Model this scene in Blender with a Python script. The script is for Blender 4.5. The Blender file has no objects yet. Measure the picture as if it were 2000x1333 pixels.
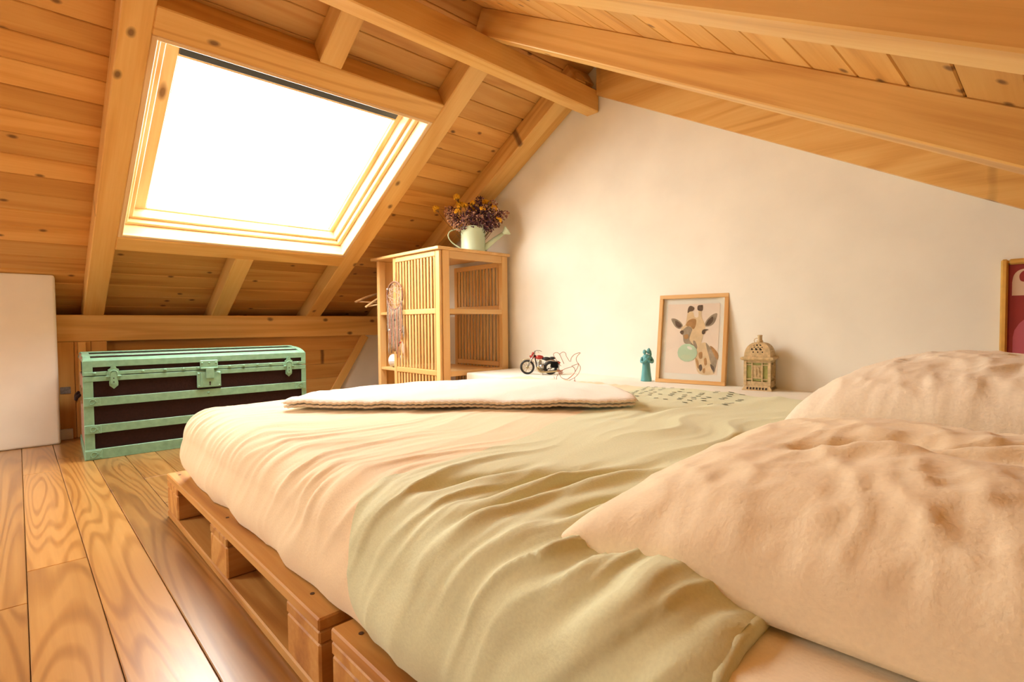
import bpy, bmesh, math, random
from mathutils import Vector, Matrix, noise
random.seed(7)
S = bpy.context.scene
COL = S.collection
V = Vector
# ------------------------------------------------------------------ camera
H = 0.63
YAW, PITCH, ROLL = 0.8101092, -0.0323795, -0.0088907
_f = V((-math.sin(YAW)*math.cos(PITCH), math.cos(YAW)*math.cos(PITCH), math.sin(PITCH)))
_r = V((math.cos(YAW), math.sin(YAW), 0)); _u = _r.cross(_f)
r2 = _r*math.cos(ROLL) + _u*math.sin(ROLL); u2 = -_r*math.sin(ROLL) + _u*math.cos(ROLL)
cam = bpy.data.cameras.new('camera'); cam.sensor_width = 36; cam.lens = 36*1015.34/2000; cam.clip_start = .02
camo = bpy.data.objects.new('camera', cam); COL.objects.link(camo)
camo.matrix_world = Matrix(((r2.x, u2.x, -_f.x, 0), (r2.y, u2.y, -_f.y, 0), (r2.z, u2.z, -_f.z, H), (0, 0, 0, 1)))
S.camera = camo
# ------------------------------------------------------------------ world, exposure
w = bpy.data.worlds.new('overcast sky'); S.world = w; w.use_nodes = True
bgn = w.node_tree.nodes['Background']; bgn.inputs[0].default_value = (1.0, .975, .93, 1); bgn.inputs[1].default_value = 9.0
vs = S.view_settings; vs.view_transform = 'Standard'; vs.look = 'None'; vs.exposure = 1.42; vs.gamma = 1; vs.use_curve_mapping = False
# ------------------------------------------------------------------ roof frames
AL = math.radians(30); EL = V((math.cos(AL), 0, math.sin(AL))); NL = V((-math.sin(AL), 0, math.cos(AL))); P0 = V((-3.728, 0, .924))
BR = math.radians(29.2); ER = V((math.cos(BR), 0, -math.sin(BR))); NR = V((math.sin(BR), 0, math.cos(BR))); Q0 = V((-1.8, 0, 2.05))
def LP(u, y, n): return P0 + EL*u + NL*n + V((0, y, 0))
def RP(v, y, n): return Q0 + ER*v + NR*n + V((0, y, 0))
Y0, Y1 = -2.8, 2.35
SKY = [(.44, 1.535, .52, 1.60), (-2.05, -.955, .52, 1.60)]       # skylight holes on the left slope (second one unseen, added for fill): y0 y1 u0 u1
SKYR = [(-1.95, -1.35, 1.2, 1.95)]                                 # right slope, unseen skylight added behind the camera for fill light
def portal(name, c, xa, ya, sx, sy):
    l = bpy.data.lights.new(name, 'AREA'); l.shape = 'RECTANGLE'; l.size = sx; l.size_y = sy; l.cycles.is_portal = True
    o = bpy.data.objects.new(name, l); COL.objects.link(o); za = xa.cross(ya)
    o.matrix_world = Matrix(((xa.x, ya.x, za.x, c.x), (xa.y, ya.y, za.y, c.y), (xa.z, ya.z, za.z, c.z), (0, 0, 0, 1)))
for a, b, u0, u1 in SKY:
    portal('sky_portal', LP((u0+u1)/2, (a+b)/2, .16), EL, V((0, 1, 0)), u1-u0+.06, b-a+.06)
for a, b, u0, u1 in SKYR:
    portal('sky_portal', RP((u0+u1)/2, (a+b)/2, .16), ER, V((0, 1, 0)), u1-u0+.06, b-a+.06)
# portals must emit along -Z into the room: EL x Y = NL (up), so -Z points down into the room
GW = (-3.3, -2.6, .34, .84)                                      # unseen window added for front fill in the gable behind the camera: x0 x1 z0 z1
portal('sky_portal', V(((GW[0]+GW[1])/2, Y0-.14, (GW[2]+GW[3])/2)), V((1, 0, 0)), V((0, 0, 1)), GW[1]-GW[0], GW[3]-GW[2])
# ------------------------------------------------------------------ helpers
WM = {}
def link(name, me, parent=None, M=None):
    o = bpy.data.objects.new(name, me); COL.objects.link(o)
    M = M or Matrix(); WM[o] = M
    if parent is not None:
        o.parent = parent; o.matrix_basis = WM[parent].inverted() @ M
    else: o.matrix_basis = M
    return o
def tag(o, label=None, cat=None, group=None, kind=None):
    if label: o['label'] = label
    if cat: o['category'] = cat
    if group: o['group'] = group
    if kind: o['kind'] = kind
    return o
def empty(name, loc=(0, 0, 0), rz=0, label=None, cat=None, group=None, kind=None):
    M = Matrix.Translation(V(loc)) @ Matrix.Rotation(rz, 4, 'Z')
    o = link(name, None, None, M); o.empty_display_size = .05
    return tag(o, label, cat, group, kind)
def mesh(name, vf, mat, parent=None, M=None, smooth=False, local=False):
    """vf = (verts, faces); local=True: M places the mesh, otherwise coords are in the space M maps (default world)"""
    me = bpy.data.meshes.new(name); me.from_pydata([tuple(v) for v in vf[0]], [], vf[1])
    bm = bmesh.new(); bm.from_mesh(me); bmesh.ops.recalc_face_normals(bm, faces=bm.faces); bm.to_mesh(me); bm.free()
    if smooth: me.polygons.foreach_set('use_smooth', [True]*len(me.polygons))
    if mat: me.materials.append(mat)
    return link(name, me, parent, M)
def join(*vfs):
    vs_, fs = [], []
    for a, b in vfs:
        n = len(vs_); vs_ += list(a); fs += [[i+n for i in f] for f in b]
    return vs_, fs
def tr(vf, M): return [M @ V(v) for v in vf[0]], vf[1]
def bx(lo, hi):
    x0, y0, z0 = lo; x1, y1, z1 = hi
    return ([(x0, y0, z0), (x1, y0, z0), (x1, y1, z0), (x0, y1, z0), (x0, y0, z1), (x1, y0, z1), (x1, y1, z1), (x0, y1, z1)],
            [[0, 3, 2, 1], [4, 5, 6, 7], [0, 1, 5, 4], [1, 2, 6, 5], [2, 3, 7, 6], [3, 0, 4, 7]])
def prism(poly, d0, d1):
    """poly list of (a,b); extruded along third axis; returns verts (a, d, b)"""
    n = len(poly)
    vs_ = [(a, d0, b) for a, b in poly] + [(a, d1, b) for a, b in poly]
    return vs_, [list(range(n)), list(range(2*n-1, n-1, -1))] + [[i, (i+1) % n, n+(i+1) % n, n+i] for i in range(n)]
def lathe(prof, n=20, cap=True):
    vs_, fs = [], []
    for r, z in prof:
        for k in range(n):
            a = 2*math.pi*k/n; vs_.append((r*math.cos(a), r*math.sin(a), z))
    for i in range(len(prof)-1):
        for k in range(n): fs.append([i*n+k, i*n+(k+1) % n, (i+1)*n+(k+1) % n, (i+1)*n+k])
    if cap: fs += [list(range(n))[::-1], [(len(prof)-1)*n+k for k in range(n)]]
    return vs_, fs
def tube(pts, r, n=6, closed=False):
    pts = [V(p) for p in pts]; m = len(pts); vs_, fs = [], []; rr = r if isinstance(r, (list, tuple)) else [r]*m
    prev = None
    for i, p in enumerate(pts):
        t = (pts[(i+1) % m]-pts[i-1]) if closed else (pts[min(i+1, m-1)]-pts[max(i-1, 0)])
        t = t.normalized() if t.length > 1e-9 else V((0, 0, 1))
        if prev is None:
            a = t.orthogonal().normalized()
        else:
            a = prev - t*prev.dot(t); a = a.normalized() if a.length > 1e-6 else t.orthogonal().normalized()
        prev = a; b = t.cross(a)
        for k in range(n):
            q = 2*math.pi*k/n; vs_.append(p + (a*math.cos(q)+b*math.sin(q))*rr[i])
    for i in range(m if closed else m-1):
        for k in range(n):
            j = (i+1) % m; fs.append([i*n+k, i*n+(k+1) % n, j*n+(k+1) % n, j*n+k])
    if not closed: fs += [list(range(n))[::-1], [(m-1)*n+k for k in range(n)]]
    return vs_, fs
def spline(pts, k=6, closed=False):
    pts = [V(p) for p in pts]; m = len(pts); out = []
    for i in range(m if closed else m-1):
        g = (lambda j: pts[j % m]) if closed else (lambda j: pts[max(0, min(m-1, j))])
        a, b, c, d = g(i-1), g(i), g(i+1), g(i+2)
        for s in range(k):
            t = s/k
            out.append(.5*((2*b)+(c-a)*t+(2*a-5*b+4*c-d)*t*t+(3*b-a-3*c+d)*t**3))
    if not closed: out.append(pts[-1])
    return out
def ball(c, r, n=8, m=6, sc=(1, 1, 1)):
    prof = [(math.sin(math.pi*i/m), -math.cos(math.pi*i/m)) for i in range(m+1)]
    prof[0] = (.02, -1); prof[-1] = (.02, 1)
    v, f = lathe(prof, n)
    return [(c[0]+x*r*sc[0], c[1]+y*r*sc[1], c[2]+z*r*sc[2]) for x, y, z in v], f
BOXC = {}
def boxmesh(L, W, T, bev, mat):
    key = (round(L, 4), round(W, 4), round(T, 4), round(bev, 4), mat.name)
    if key in BOXC: return BOXC[key]
    me = bpy.data.meshes.new('board'); bm = bmesh.new()
    bmesh.ops.create_cube(bm, size=1); bmesh.ops.scale(bm, vec=(L, W, T), verts=bm.verts)
    if bev > 0: bmesh.ops.bevel(bm, geom=bm.edges[:], offset=min(bev, .45*min(L, W, T)), segments=1, affect='EDGES')
    bm.to_mesh(me); bm.free(); me.materials.append(mat); BOXC[key] = me
    return me
def board(name, a, b, W, T, up, mat, parent=None, bev=.003):
    """box from a to b (centre line): length = local X, W across, T along 'up'"""
    a, b = V(a), V(b); x = (b-a); L = x.length; x = x/L; z = V(up); z = (z-x*z.dot(x)).normalized(); y = z.cross(x)
    c = (a+b)/2
    M = Matrix(((x.x, y.x, z.x, c.x), (x.y, y.y, z.y, c.y), (x.z, y.z, z.z, c.z), (0, 0, 0, 1)))
    return link(name, boxmesh(L, W, T, bev, mat), parent, M)
def wbox(name, lo, hi, mat, parent=None, bev=.003, axis=None):
    """axis aligned box whose local X runs along its longest side"""
    d = [hi[i]-lo[i] for i in range(3)]; ax = axis if axis is not None else max(range(3), key=lambda i: d[i])
    c = [(hi[i]+lo[i])/2 for i in range(3)]; a = list(c); b = list(c); a[ax] = lo[ax]; b[ax] = hi[ax]
    rest = [i for i in range(3) if i != ax]; ti = min(rest, key=lambda i: d[i]); wi = [i for i in rest if i != ti][0]
    up = [0, 0, 0]; up[ti] = 1
    return board(name, a, b, d[wi], d[ti], up, mat, parent, bev)
def dup(o, M, parent=None):
    """copy o and its children tree; M = world matrix of the copy"""
    c = o.copy(); COL.objects.link(c); WM[c] = M
    if parent is not None: c.parent = parent; c.matrix_basis = WM[parent].inverted() @ M
    else: c.parent = None; c.matrix_basis = M
    for ch in [k for k in WM if k.parent == o]:
        dup(ch, M @ WM[o].inverted() @ WM[ch], c)
    return c
# ------------------------------------------------------------------ materials
def nmat(name):
    m = bpy.data.materials.new(name); m.use_nodes = True; nt = m.node_tree
    return m, nt, nt.nodes['Principled BSDF']
def L(nt, a, b): nt.links.new(a, b)
def plain(name, col, rough=.6, metal=0, var=0, bump=0, bscale=60, spec=.5, sheen=0):
    m, nt, b = nmat(name); b.inputs['Base Color'].default_value = (*col, 1); b.inputs['Roughness'].default_value = rough
    b.inputs['Metallic'].default_value = metal; b.inputs['Specular IOR Level'].default_value = spec
    if sheen: b.inputs['Sheen Weight'].default_value = sheen
    tc = nt.nodes.new('ShaderNodeTexCoord')
    if var or bump:
        n = nt.nodes.new('ShaderNodeTexNoise'); n.inputs['Scale'].default_value = bscale; n.inputs['Detail'].default_value = 5
        L(nt, tc.outputs['Object'], n.inputs['Vector'])
    if var:
        r = nt.nodes.new('ShaderNodeValToRGB'); r.color_ramp.elements[0].position = .3; r.color_ramp.elements[1].position = .7
        r.color_ramp.elements[0].color = (*[c*(1-var) for c in col], 1); r.color_ramp.elements[1].color = (*[min(1, c*(1+var*.6)) for c in col], 1)
        L(nt, n.outputs['Fac'], r.inputs['Fac']); L(nt, r.outputs['Color'], b.inputs['Base Color'])
    if bump:
        bp = nt.nodes.new('ShaderNodeBump'); bp.inputs['Strength'].default_value = bump; bp.inputs['Distance'].default_value = .004
        L(nt, n.outputs['Fac'], bp.inputs['Height']); L(nt, bp.outputs['Normal'], b.inputs['Normal'])
    return m
def wood(name, light, mid, dark, rough=.5, ring=9, ringamt=.55, knots=.25, kscale=(2.2, 7), coat=0, vary=.18, knotcol=(.10, .035, .012), grain=.5):
    m, nt, b = nmat(name); N = nt.nodes.new
    tc = N('ShaderNodeTexCoord'); oi = N('ShaderNodeObjectInfo')
    sc = N('ShaderNodeMath'); sc.operation = 'MULTIPLY'; sc.inputs[1].default_value = 37.; L(nt, oi.outputs['Random'], sc.inputs[0])
    cx = N('ShaderNodeCombineXYZ'); L(nt, sc.outputs[0], cx.inputs[0]); L(nt, sc.outputs[0], cx.inputs[1]); L(nt, sc.outputs[0], cx.inputs[2])
    ad = N('ShaderNodeVectorMath'); ad.operation = 'ADD'; L(nt, tc.outputs['Object'], ad.inputs[0]); L(nt, cx.outputs[0], ad.inputs[1])
    def mp(s):
        q = N('ShaderNodeMapping'); q.inputs['Scale'].default_value = s; L(nt, ad.outputs[0], q.inputs['Vector']); return q
    # long fine grain
    g = N('ShaderNodeTexNoise'); g.inputs['Scale'].default_value = 1; g.inputs['Detail'].default_value = 6; g.inputs['Roughness'].default_value = .6
    L(nt, mp((3, 90, 90)).outputs[0], g.inputs['Vector'])
    # flame figure: bands of a distorted low-frequency field
    q = N('ShaderNodeTexNoise'); q.inputs['Scale'].default_value = 1; q.inputs['Detail'].default_value = 1.5; q.inputs['Distortion'].default_value = .4
    L(nt, mp((.48, 4.6, 4.6)).outputs[0], q.inputs['Vector'])
    mu = N('ShaderNodeMath'); mu.operation = 'MULTIPLY'; mu.inputs[1].default_value = ring*6.283; L(nt, q.outputs['Fac'], mu.inputs[0])
    si = N('ShaderNodeMath'); si.operation = 'SINE'; L(nt, mu.outputs[0], si.inputs[0])
    s2 = N('ShaderNodeMapRange'); s2.inputs[1].default_value = -.2; s2.inputs[2].default_value = 1; L(nt, si.outputs[0], s2.inputs[0])
    # board tone
    lo = N('ShaderNodeTexNoise'); lo.inputs['Scale'].default_value = 1; lo.inputs['Detail'].default_value = 2; L(nt, mp((.6, 6, 6)).outputs[0], lo.inputs['Vector'])
    f1 = N('ShaderNodeMath'); f1.operation = 'MULTIPLY'; f1.inputs[1].default_value = ringamt; L(nt, s2.outputs[0], f1.inputs[0])
    f2 = N('ShaderNodeMath'); f2.operation = 'MULTIPLY_ADD'; f2.inputs[1].default_value = grain; L(nt, g.outputs['Fac'], f2.inputs[0]); L(nt, f1.outputs[0], f2.inputs[2])
    f3 = N('ShaderNodeMath'); f3.operation = 'MULTIPLY_ADD'; f3.inputs[1].default_value = .6; L(nt, lo.outputs['Fac'], f3.inputs[0]); L(nt, f2.outputs[0], f3.inputs[2])
    rp = N('ShaderNodeValToRGB'); e = rp.color_ramp.elements; e[0].position = .40; e[0].color = (*light, 1); e[1].position = 1.15 if False else 1.0; e[1].color = (*dark, 1)
    e2 = e.new(.66); e2.color = (*mid, 1); L(nt, f3.outputs[0], rp.inputs['Fac'])
    # per-board brightness
    wn = N('ShaderNodeTexWhiteNoise'); wn.noise_dimensions = '1D'; L(nt, sc.outputs[0], wn.inputs['W'])
    mr = N('ShaderNodeMapRange'); mr.inputs[3].default_value = 1-vary; mr.inputs[4].default_value = 1+vary*.6; L(nt, wn.outputs['Value'], mr.inputs[0])
    vm = N('ShaderNodeVectorMath'); vm.operation = 'SCALE'; L(nt, rp.outputs['Color'], vm.inputs[0]); L(nt, mr.outputs[0], vm.inputs['Scale'])
    col = vm.outputs[0]
    if knots:
        dn = N('ShaderNodeTexNoise'); dn.inputs['Scale'].default_value = 9; L(nt, ad.outputs[0], dn.inputs['Vector'])
        dm = N('ShaderNodeVectorMath'); dm.operation = 'MULTIPLY_ADD'; dm.inputs[1].default_value = (.12, .12, .0)
        L(nt, dn.outputs['Color'], dm.inputs[0]); mm = mp((kscale[0], kscale[1], 0)); L(nt, mm.outputs[0], dm.inputs[2])
        vo = N('ShaderNodeTexVoronoi'); vo.voronoi_dimensions = '2D'; vo.inputs['Scale'].default_value = 1; L(nt, dm.outputs[0], vo.inputs['Vector'])
        sx = N('ShaderNodeSeparateColor'); L(nt, vo.outputs['Color'], sx.inputs[0])
        pick = N('ShaderNodeMath'); pick.operation = 'LESS_THAN'; pick.inputs[1].default_value = knots; L(nt, sx.outputs[0], pick.inputs[0])
        kr = N('ShaderNodeMapRange'); kr.inputs[1].default_value = .13; kr.inputs[2].default_value = .05; kr.inputs[3].default_value = 0; kr.inputs[4].default_value = 1
        L(nt, vo.outputs['Distance'], kr.inputs[0])
        km = N('ShaderNodeMath'); km.operation = 'MULTIPLY'; L(nt, kr.outputs[0], km.inputs[0]); L(nt, pick.outputs[0], km.inputs[1])
        kq = N('ShaderNodeMath'); kq.operation = 'MULTIPLY'; kq.inputs[1].default_value = .8; L(nt, km.outputs[0], kq.inputs[0])
        mx = N('ShaderNodeMix'); mx.data_type = 'RGBA'; L(nt, kq.outputs[0], mx.inputs['Factor']); L(nt, col, mx.inputs['A']); mx.inputs['B'].default_value = (*knotcol, 1)
        col = mx.outputs['Result']
    L(nt, col, b.inputs['Base Color'])
    b.inputs['Roughness'].default_value = rough; b.inputs['Specular IOR Level'].default_value = .35
    if coat: b.inputs['Coat Weight'].default_value = coat; b.inputs['Coat Roughness'].default_value = .28
    bp = N('ShaderNodeBump'); bp.inputs['Strength'].default_value = .12; bp.inputs['Distance'].default_value = .002; L(nt, f2.outputs[0], bp.inputs['Height']); L(nt, bp.outputs['Normal'], b.inputs['Normal'])
    return m
M_plank = wood('pine ceiling boards', (.76, .435, .135), (.68, .35, .092), (.49, .215, .048), rough=.5, ring=5, ringamt=.22, knots=.24, kscale=(6.5, 10), grain=.45, vary=.14)
M_beam = wood('pine beams', (.82, .525, .18), (.75, .43, .125), (.57, .275, .066), rough=.45, ring=6, ringamt=.24, knots=.16, kscale=(5, 8), vary=.07, grain=.45)
M_line = wood('window lining pine', (.86, .66, .40), (.80, .56, .29), (.66, .40, .17), rough=.4, ring=6, ringamt=.3, knots=.03, vary=.05)
M_floor = wood('floor pine', (.47, .238, .064), (.365, .165, .036), (.21, .076, .015), rough=.30, ring=26, ringamt=.27, knots=.05, kscale=(4, 8), coat=.8, vary=.3, grain=.42)
M_pallet = wood('pallet pine', (.60, .315, .088), (.50, .225, .05), (.34, .125, .022), rough=.5, ring=9, ringamt=.3, knots=.05, kscale=(5, 8), vary=.15)
M_bamboo = wood('bamboo', (.82, .55, .25), (.75, .46, .18), (.62, .34, .11), rough=.4, ring=3, ringamt=.25, knots=0, vary=.10)
M_frame = wood('light oak frame', (.74, .47, .21), (.66, .38, .14), (.54, .28, .09), rough=.4, ring=3, ringamt=.3, knots=0, vary=.05)
M_hang = wood('hanger beech', (.66, .42, .22), (.58, .34, .16), (.48, .26, .1), rough=.4, ring=3, ringamt=.3, knots=0, vary=.05)
M_plaster = plain('cream lime plaster', (.87, .835, .735), .85, var=.05, bump=.25, bscale=5)
M_under = plain('roof deck', (.40, .24, .12), .8)
M_white = plain('white paint', (.85, .83, .79), .4)
M_dark = plain('dark grey vent', (.035, .045, .055), .4)
M_peach = plain('peach cotton', (.88, .725, .48), .9, var=.04, bump=.15, bscale=260, sheen=.2)
M_green = plain('sage cotton', (.70, .725, .47), .9, var=.05, bump=.15, bscale=260, sheen=.2)
M_sheet = plain('cream sheet', (.89, .78, .57), .9, var=.03, bump=.12, bscale=260, sheen=.2)
M_pillow = plain('pale peach pillowcase', (.90, .775, .55), .9, var=.04, bump=.2, bscale=220, sheen=.2)
M_pillow2 = plain('washed peach pillowcase', (.88, .785, .62), .9, var=.05, bump=.25, bscale=180, sheen=.2)
M_throw = plain('white waffle cotton', (.92, .88, .80), .95, var=.04, bump=.5, bscale=320, sheen=.2)
M_stitch = plain('throw edge stitching', (.78, .63, .46), .95, var=.1, bump=.5, bscale=300)
M_mint = plain('mint trunk paint', (.20, .40, .265), .38, var=.16, bump=.25, bscale=40)
M_brown = plain('dark brown canvas', (.022, .008, .006), .65, var=.2, bump=.2, bscale=120, spec=.15)
M_pinkpaper = plain('faded trunk side', (.42, .24, .17), .7, var=.3, bump=.3, bscale=60)
M_brass = plain('worn brass', (.50, .40, .22), .35, metal=.8, var=.2, bscale=30)
M_steel = plain('steel', (.45, .43, .40), .35, metal=.9)
M_black = plain('black', (.012, .010, .010), .45)
M_can = plain('mint enamel', (.55, .66, .47), .35, var=.05, bscale=8)
M_teal = plain('teal glaze', (.13, .40, .42), .45, var=.2, bscale=18)
M_lantern = plain('cream distressed metal', (.62, .46, .24), .55, var=.25, bump=.3, bscale=90)
M_candle = plain('green frosted glass', (.38, .40, .12), .4, var=.2, bscale=40)
M_copper = plain('copper wire', (.40, .13, .06), .45, metal=.4)
M_red = plain('red enamel', (.42, .03, .02), .3, var=.2, bscale=60)
M_gold = plain('gilt frame', (.72, .45, .12), .3, metal=.75, var=.1, bscale=30)
M_nail = plain('nail heads', (.09, .05, .03), .5, metal=.5)
M_paper = plain('white paper', (.86, .82, .76), .8)
M_pinkp = plain('blush print', (.90, .75, .65), .8, var=.04, bscale=9)
M_mintp = plain('bubble print', (.52, .68, .50), .8, var=.10, bscale=14)
M_gir1 = plain('giraffe cream print', (.78, .58, .36), .8, var=.12, bscale=40)
M_gir2 = plain('giraffe tan print', (.50, .26, .10), .8, var=.25, bscale=50)
M_gir3 = plain('giraffe dark print', (.13, .085, .06), .8, var=.3, bscale=60)
M_gir4 = plain('giraffe grey print', (.38, .30, .22), .8, var=.3, bscale=50)
M_pred = plain('poster red', (.30, .025, .018), .7)
M_ppink = plain('poster pink', (.50, .10, .13), .7)
M_pcream = plain('poster cream', (.70, .48, .33), .7)
M_yel = plain('yellow yarrow', (.86, .47, .02), .8, var=.3, bscale=90)
M_pur = plain('dried purple statice', (.085, .030, .055), .85, var=.5, bscale=70)
M_mauve = plain('dusty mauve petals', (.30, .13, .12), .85, var=.4, bscale=70)
M_blush = plain('blush dried petals', (.62, .36, .22), .85, var=.25, bscale=70)
M_stem = plain('dry stems', (.13, .085, .03), .8, var=.3, bscale=40)
M_string = plain('grey brown string', (.30, .23, .17), .9, var=.5, bscale=90)
M_pinkstr = plain('pink string', (.56, .26, .20), .9, var=.3, bscale=60)
M_feather = plain('pale feather', (.55, .42, .32), .9, var=.3, bscale=60)
M_sock = plain('faded plate', (.22, .19, .17), .5, var=.4, bscale=80)
# glass: a clear pane
M_glass, nt, _b = nmat('clear window glass'); nt.nodes.remove(_b)
_t = nt.nodes.new('ShaderNodeBsdfTransparent'); _g = nt.nodes.new('ShaderNodeBsdfGlossy'); _g.inputs['Roughness'].default_value = .02
_m = nt.nodes.new('ShaderNodeMixShader'); _m.inputs[0].default_value = .04; _t.inputs[0].default_value = (.97, .98, .97, 1)
L(nt, _t.outputs[0], _m.inputs[1]); L(nt, _g.outputs[0], _m.inputs[2]); L(nt, _m.outputs[0], nt.nodes['Material Output'].inputs[0])

# ================================================================== structure
# ---- floor
floor = mesh('floor', bx((-5.45, Y0-.1, -.08), (1.95, Y1+.1, -.022)), M_under); tag(floor, 'honey pine plank floor with dark seams', 'floor', kind='structure')
BW = .1225; rows = int((Y1-Y0)/BW)+2
joints = {0: [-1.83, -3.05], -1: [-1.62], 1: [-3.3], 2: [-3.4], 3: [-2.62, -2.2], 4: [-2.45], 5: [-1.5]}
for k in range(-23, 20):
    ya = k*BW; yb = ya+BW
    if ya < Y0 or yb > Y1: continue
    js = joints.get(k)
    if js is None:
        x = -5.4+random.uniform(.5, 2); js = []
        while x < 1.5: js.append(x); x += random.uniform(1.3, 2.2)
    xs = sorted([-5.45]+js+[.2 if k < 6 else 1.0, 1.95])
    for a, b in zip(xs, xs[1:]):
        if b-a < .05: continue
        board('floor_board', (a+.0006, (ya+yb)/2, -.011), (b-.0006, (ya+yb)/2, -.011), BW-.0016, .022, (0, 0, 1), M_floor, floor, .0018)
# ---- ceiling: roof decks (with openings), then planks, rafters, beams as its pieces
def slab_cells(y0, y1, u0, u1, holes):
    ys = sorted({y0, y1} | {h[0] for h in holes} | {h[1] for h in holes}); us = sorted({u0, u1} | {h[2] for h in holes} | {h[3] for h in holes})
    out = []
    for a, b in zip(ys, ys[1:]):
        for c, d in zip(us, us[1:]):
            if not any(h[0] <= (a+b)/2 <= h[1] and h[2] <= (c+d)/2 <= h[3] for h in holes): out.append((a, b, c, d))
    return out
parts = []
UL0, UL1, VR1 = -1.86, 2.24, 4.30
def pbox(P, a, b, c, d, n0, n1):
    q = [P(c, a, n0), P(d, a, n0), P(d, b, n0), P(c, b, n0), P(c, a, n1), P(d, a, n1), P(d, b, n1), P(c, b, n1)]
    return q, bx((0, 0, 0), (1, 1, 1))[1]
for c_ in slab_cells(Y0-.1, Y1+.1, UL0-.1, UL1+.02, SKY): parts.append(pbox(LP, *c_, .021, .07))
for c_ in slab_cells(Y0-.1, Y1+.1, -.02, VR1+.1, SKYR): parts.append(pbox(RP, *c_, .021, .07))
parts.append(tube([V((-1.8, Y0-.1, 2.115)), V((-1.8, Y1+.1, 2.115))], .06, 8))
ceiling = mesh('ceiling', join(*parts), M_under); tag(ceiling, 'pitched pine board ceiling with exposed rafters and ridge beam', 'ceiling', kind='structure')
PW = .118
def planks(P, e, n, u0, u1, holes):
    u = u0
    while u < u1-.01:
        v = min(u+PW, u1); um = (u+v)/2; segs = [(Y0, Y1)]
        for h in holes:
            if v > h[2] and u < h[3]:
                ns = []
                for a, b in segs:
                    if h[0] > a and h[1] < b: ns += [(a, h[0]), (h[1], b)]
                    else: ns.append((a, b))
                segs = ns
        for a, b in segs:
            board('plank', P(um, a, .0105), P(um, b, .0105), v-u-.0018, .021, n, M_plank, ceiling, .003)
        u = v
planks(LP, EL, NL, UL0, UL1, SKY)
planks(RP, ER, NR, 0, VR1, SKYR)
D = .11
def rafL(y0, y1, u0, u1, n0=-D, n1=0, name='rafter', m=M_beam):
    yc = (y0+y1)/2; nc = (n0+n1)/2
    return board(name, LP(u0, yc, nc), LP(u1, yc, nc), y1-y0, n1-n0, NL, m, ceiling, .004)
def rafR(y0, y1, v0, v1, n0=-D, n1=0, name='rafter', m=M_beam):
    yc = (y0+y1)/2; nc = (n0+n1)/2
    return board(name, RP(v0, yc, nc), RP(v1, yc, nc), y1-y0, n1-n0, NR, m, ceiling, .004)
UB = -1.42
rafL(.28, .375, UB, 2.19); rafL(1.575, 1.685, UB, 2.19); rafL(2.17, 2.262, UB, 2.19); rafL(2.262, 2.35, UB, 2.19, -.082, 0, 'filler_board')
rafL(.94, 1.04, UB, .395); rafL(.94, 1.035, 1.785, 2.19)
rafL(-.9, -.8, UB, 2.19); rafL(-2.2, -2.1, UB, 2.19)
def trimL(u0, u1, y0, y1):
    board('trimmer', LP((u0+u1)/2, y0, -D/2), LP((u0+u1)/2, y1, -D/2), u1-u0, D, NL, M_beam, ceiling, .004)
trimL(1.67, 1.785, .375, 1.575); trimL(.395, .50, .375, 1.575); trimL(1.67, 1.785, -2.1, -.9); trimL(.395, .50, -2.1, -.9)
for y in (-2.12, -1.26, -.50, .16, .845, 1.545): rafR(y, y+.085, .0, VR1-.2)
wbox('purlin', (-3.99, Y0, .551), (-3.89, Y1, .706), M_beam, ceiling, .004)
wbox('ridge_beam', (-1.84, Y0, 1.788), (-1.758, Y1-.002, 1.905), M_beam, ceiling, .005)
# wall rafter on the right slope, half buried in the plaster
def zl(x): return 1.012+.533*(-.082-x)
mesh('rafter', prism([(-1.756, zl(-1.756)-.03), (1.5, zl(1.5)-.03), (1.5, zl(1.5)+.16), (-1.756, 2.05-.5589*.044-.002)], 2.322, 2.349), M_beam, ceiling)
# ---- walls
def gable(y0, y1): return prism([(-5.45, -.05), (1.98, -.05), (1.98, .02), (-1.8, 2.12), (-5.45, .02)], y0, y1)
wb = mesh('wall_back', gable(Y1, Y1+.12), M_plaster); tag(wb, 'cream plastered gable wall behind the bed', 'wall', kind='structure')
gx0, gx1, gz0, gz1 = GW
def lz(x): return .02+2.1*(x+5.45)/3.65
wf = mesh('wall_front', join(prism([(-5.45, -.05), (gx0, -.05), (gx0, lz(gx0)), (-5.45, .02)], Y0-.12, Y0), prism([(gx0, -.05), (gx1, -.05), (gx1, gz0), (gx0, gz0)], Y0-.12, Y0),
    prism([(gx0, gz1), (gx1, gz1), (gx1, lz(gx1)), (gx0, lz(gx0))], Y0-.12, Y0), prism([(gx1, -.05), (1.98, -.05), (1.98, .02), (-1.8, 2.12), (gx1, lz(gx1))], Y0-.12, Y0)), M_plaster); tag(wf, 'cream plastered gable wall behind the camera', 'wall', kind='structure')
def roofz(x): return .924+math.tan(AL)*(x+3.728)
wl = mesh('wall_left', prism([(-3.728, 0), (-3.728, roofz(-3.728)-.004), (-5.25, roofz(-5.25)-.004), (-5.25, 0)], -.62, .156), M_plaster)
bmod = wl.modifiers.new('soft edge', 'BEVEL'); bmod.width = .012; bmod.segments = 3
tag(wl, 'plastered knee wall beside the trunk, reaching up to the ceiling boards', 'wall', kind='structure')
# low plaster ledge along the gable wall
LZ = .343
ld = mesh('trim_1', bx((-2.44, 1.940, 0), (1.3, Y1+.01, LZ)), M_plaster); bmod = ld.modifiers.new('soft edge', 'BEVEL'); bmod.width = .01; bmod.segments = 3
tag(ld, 'low plastered ledge running along the gable wall', 'ledge', kind='structure')
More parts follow.
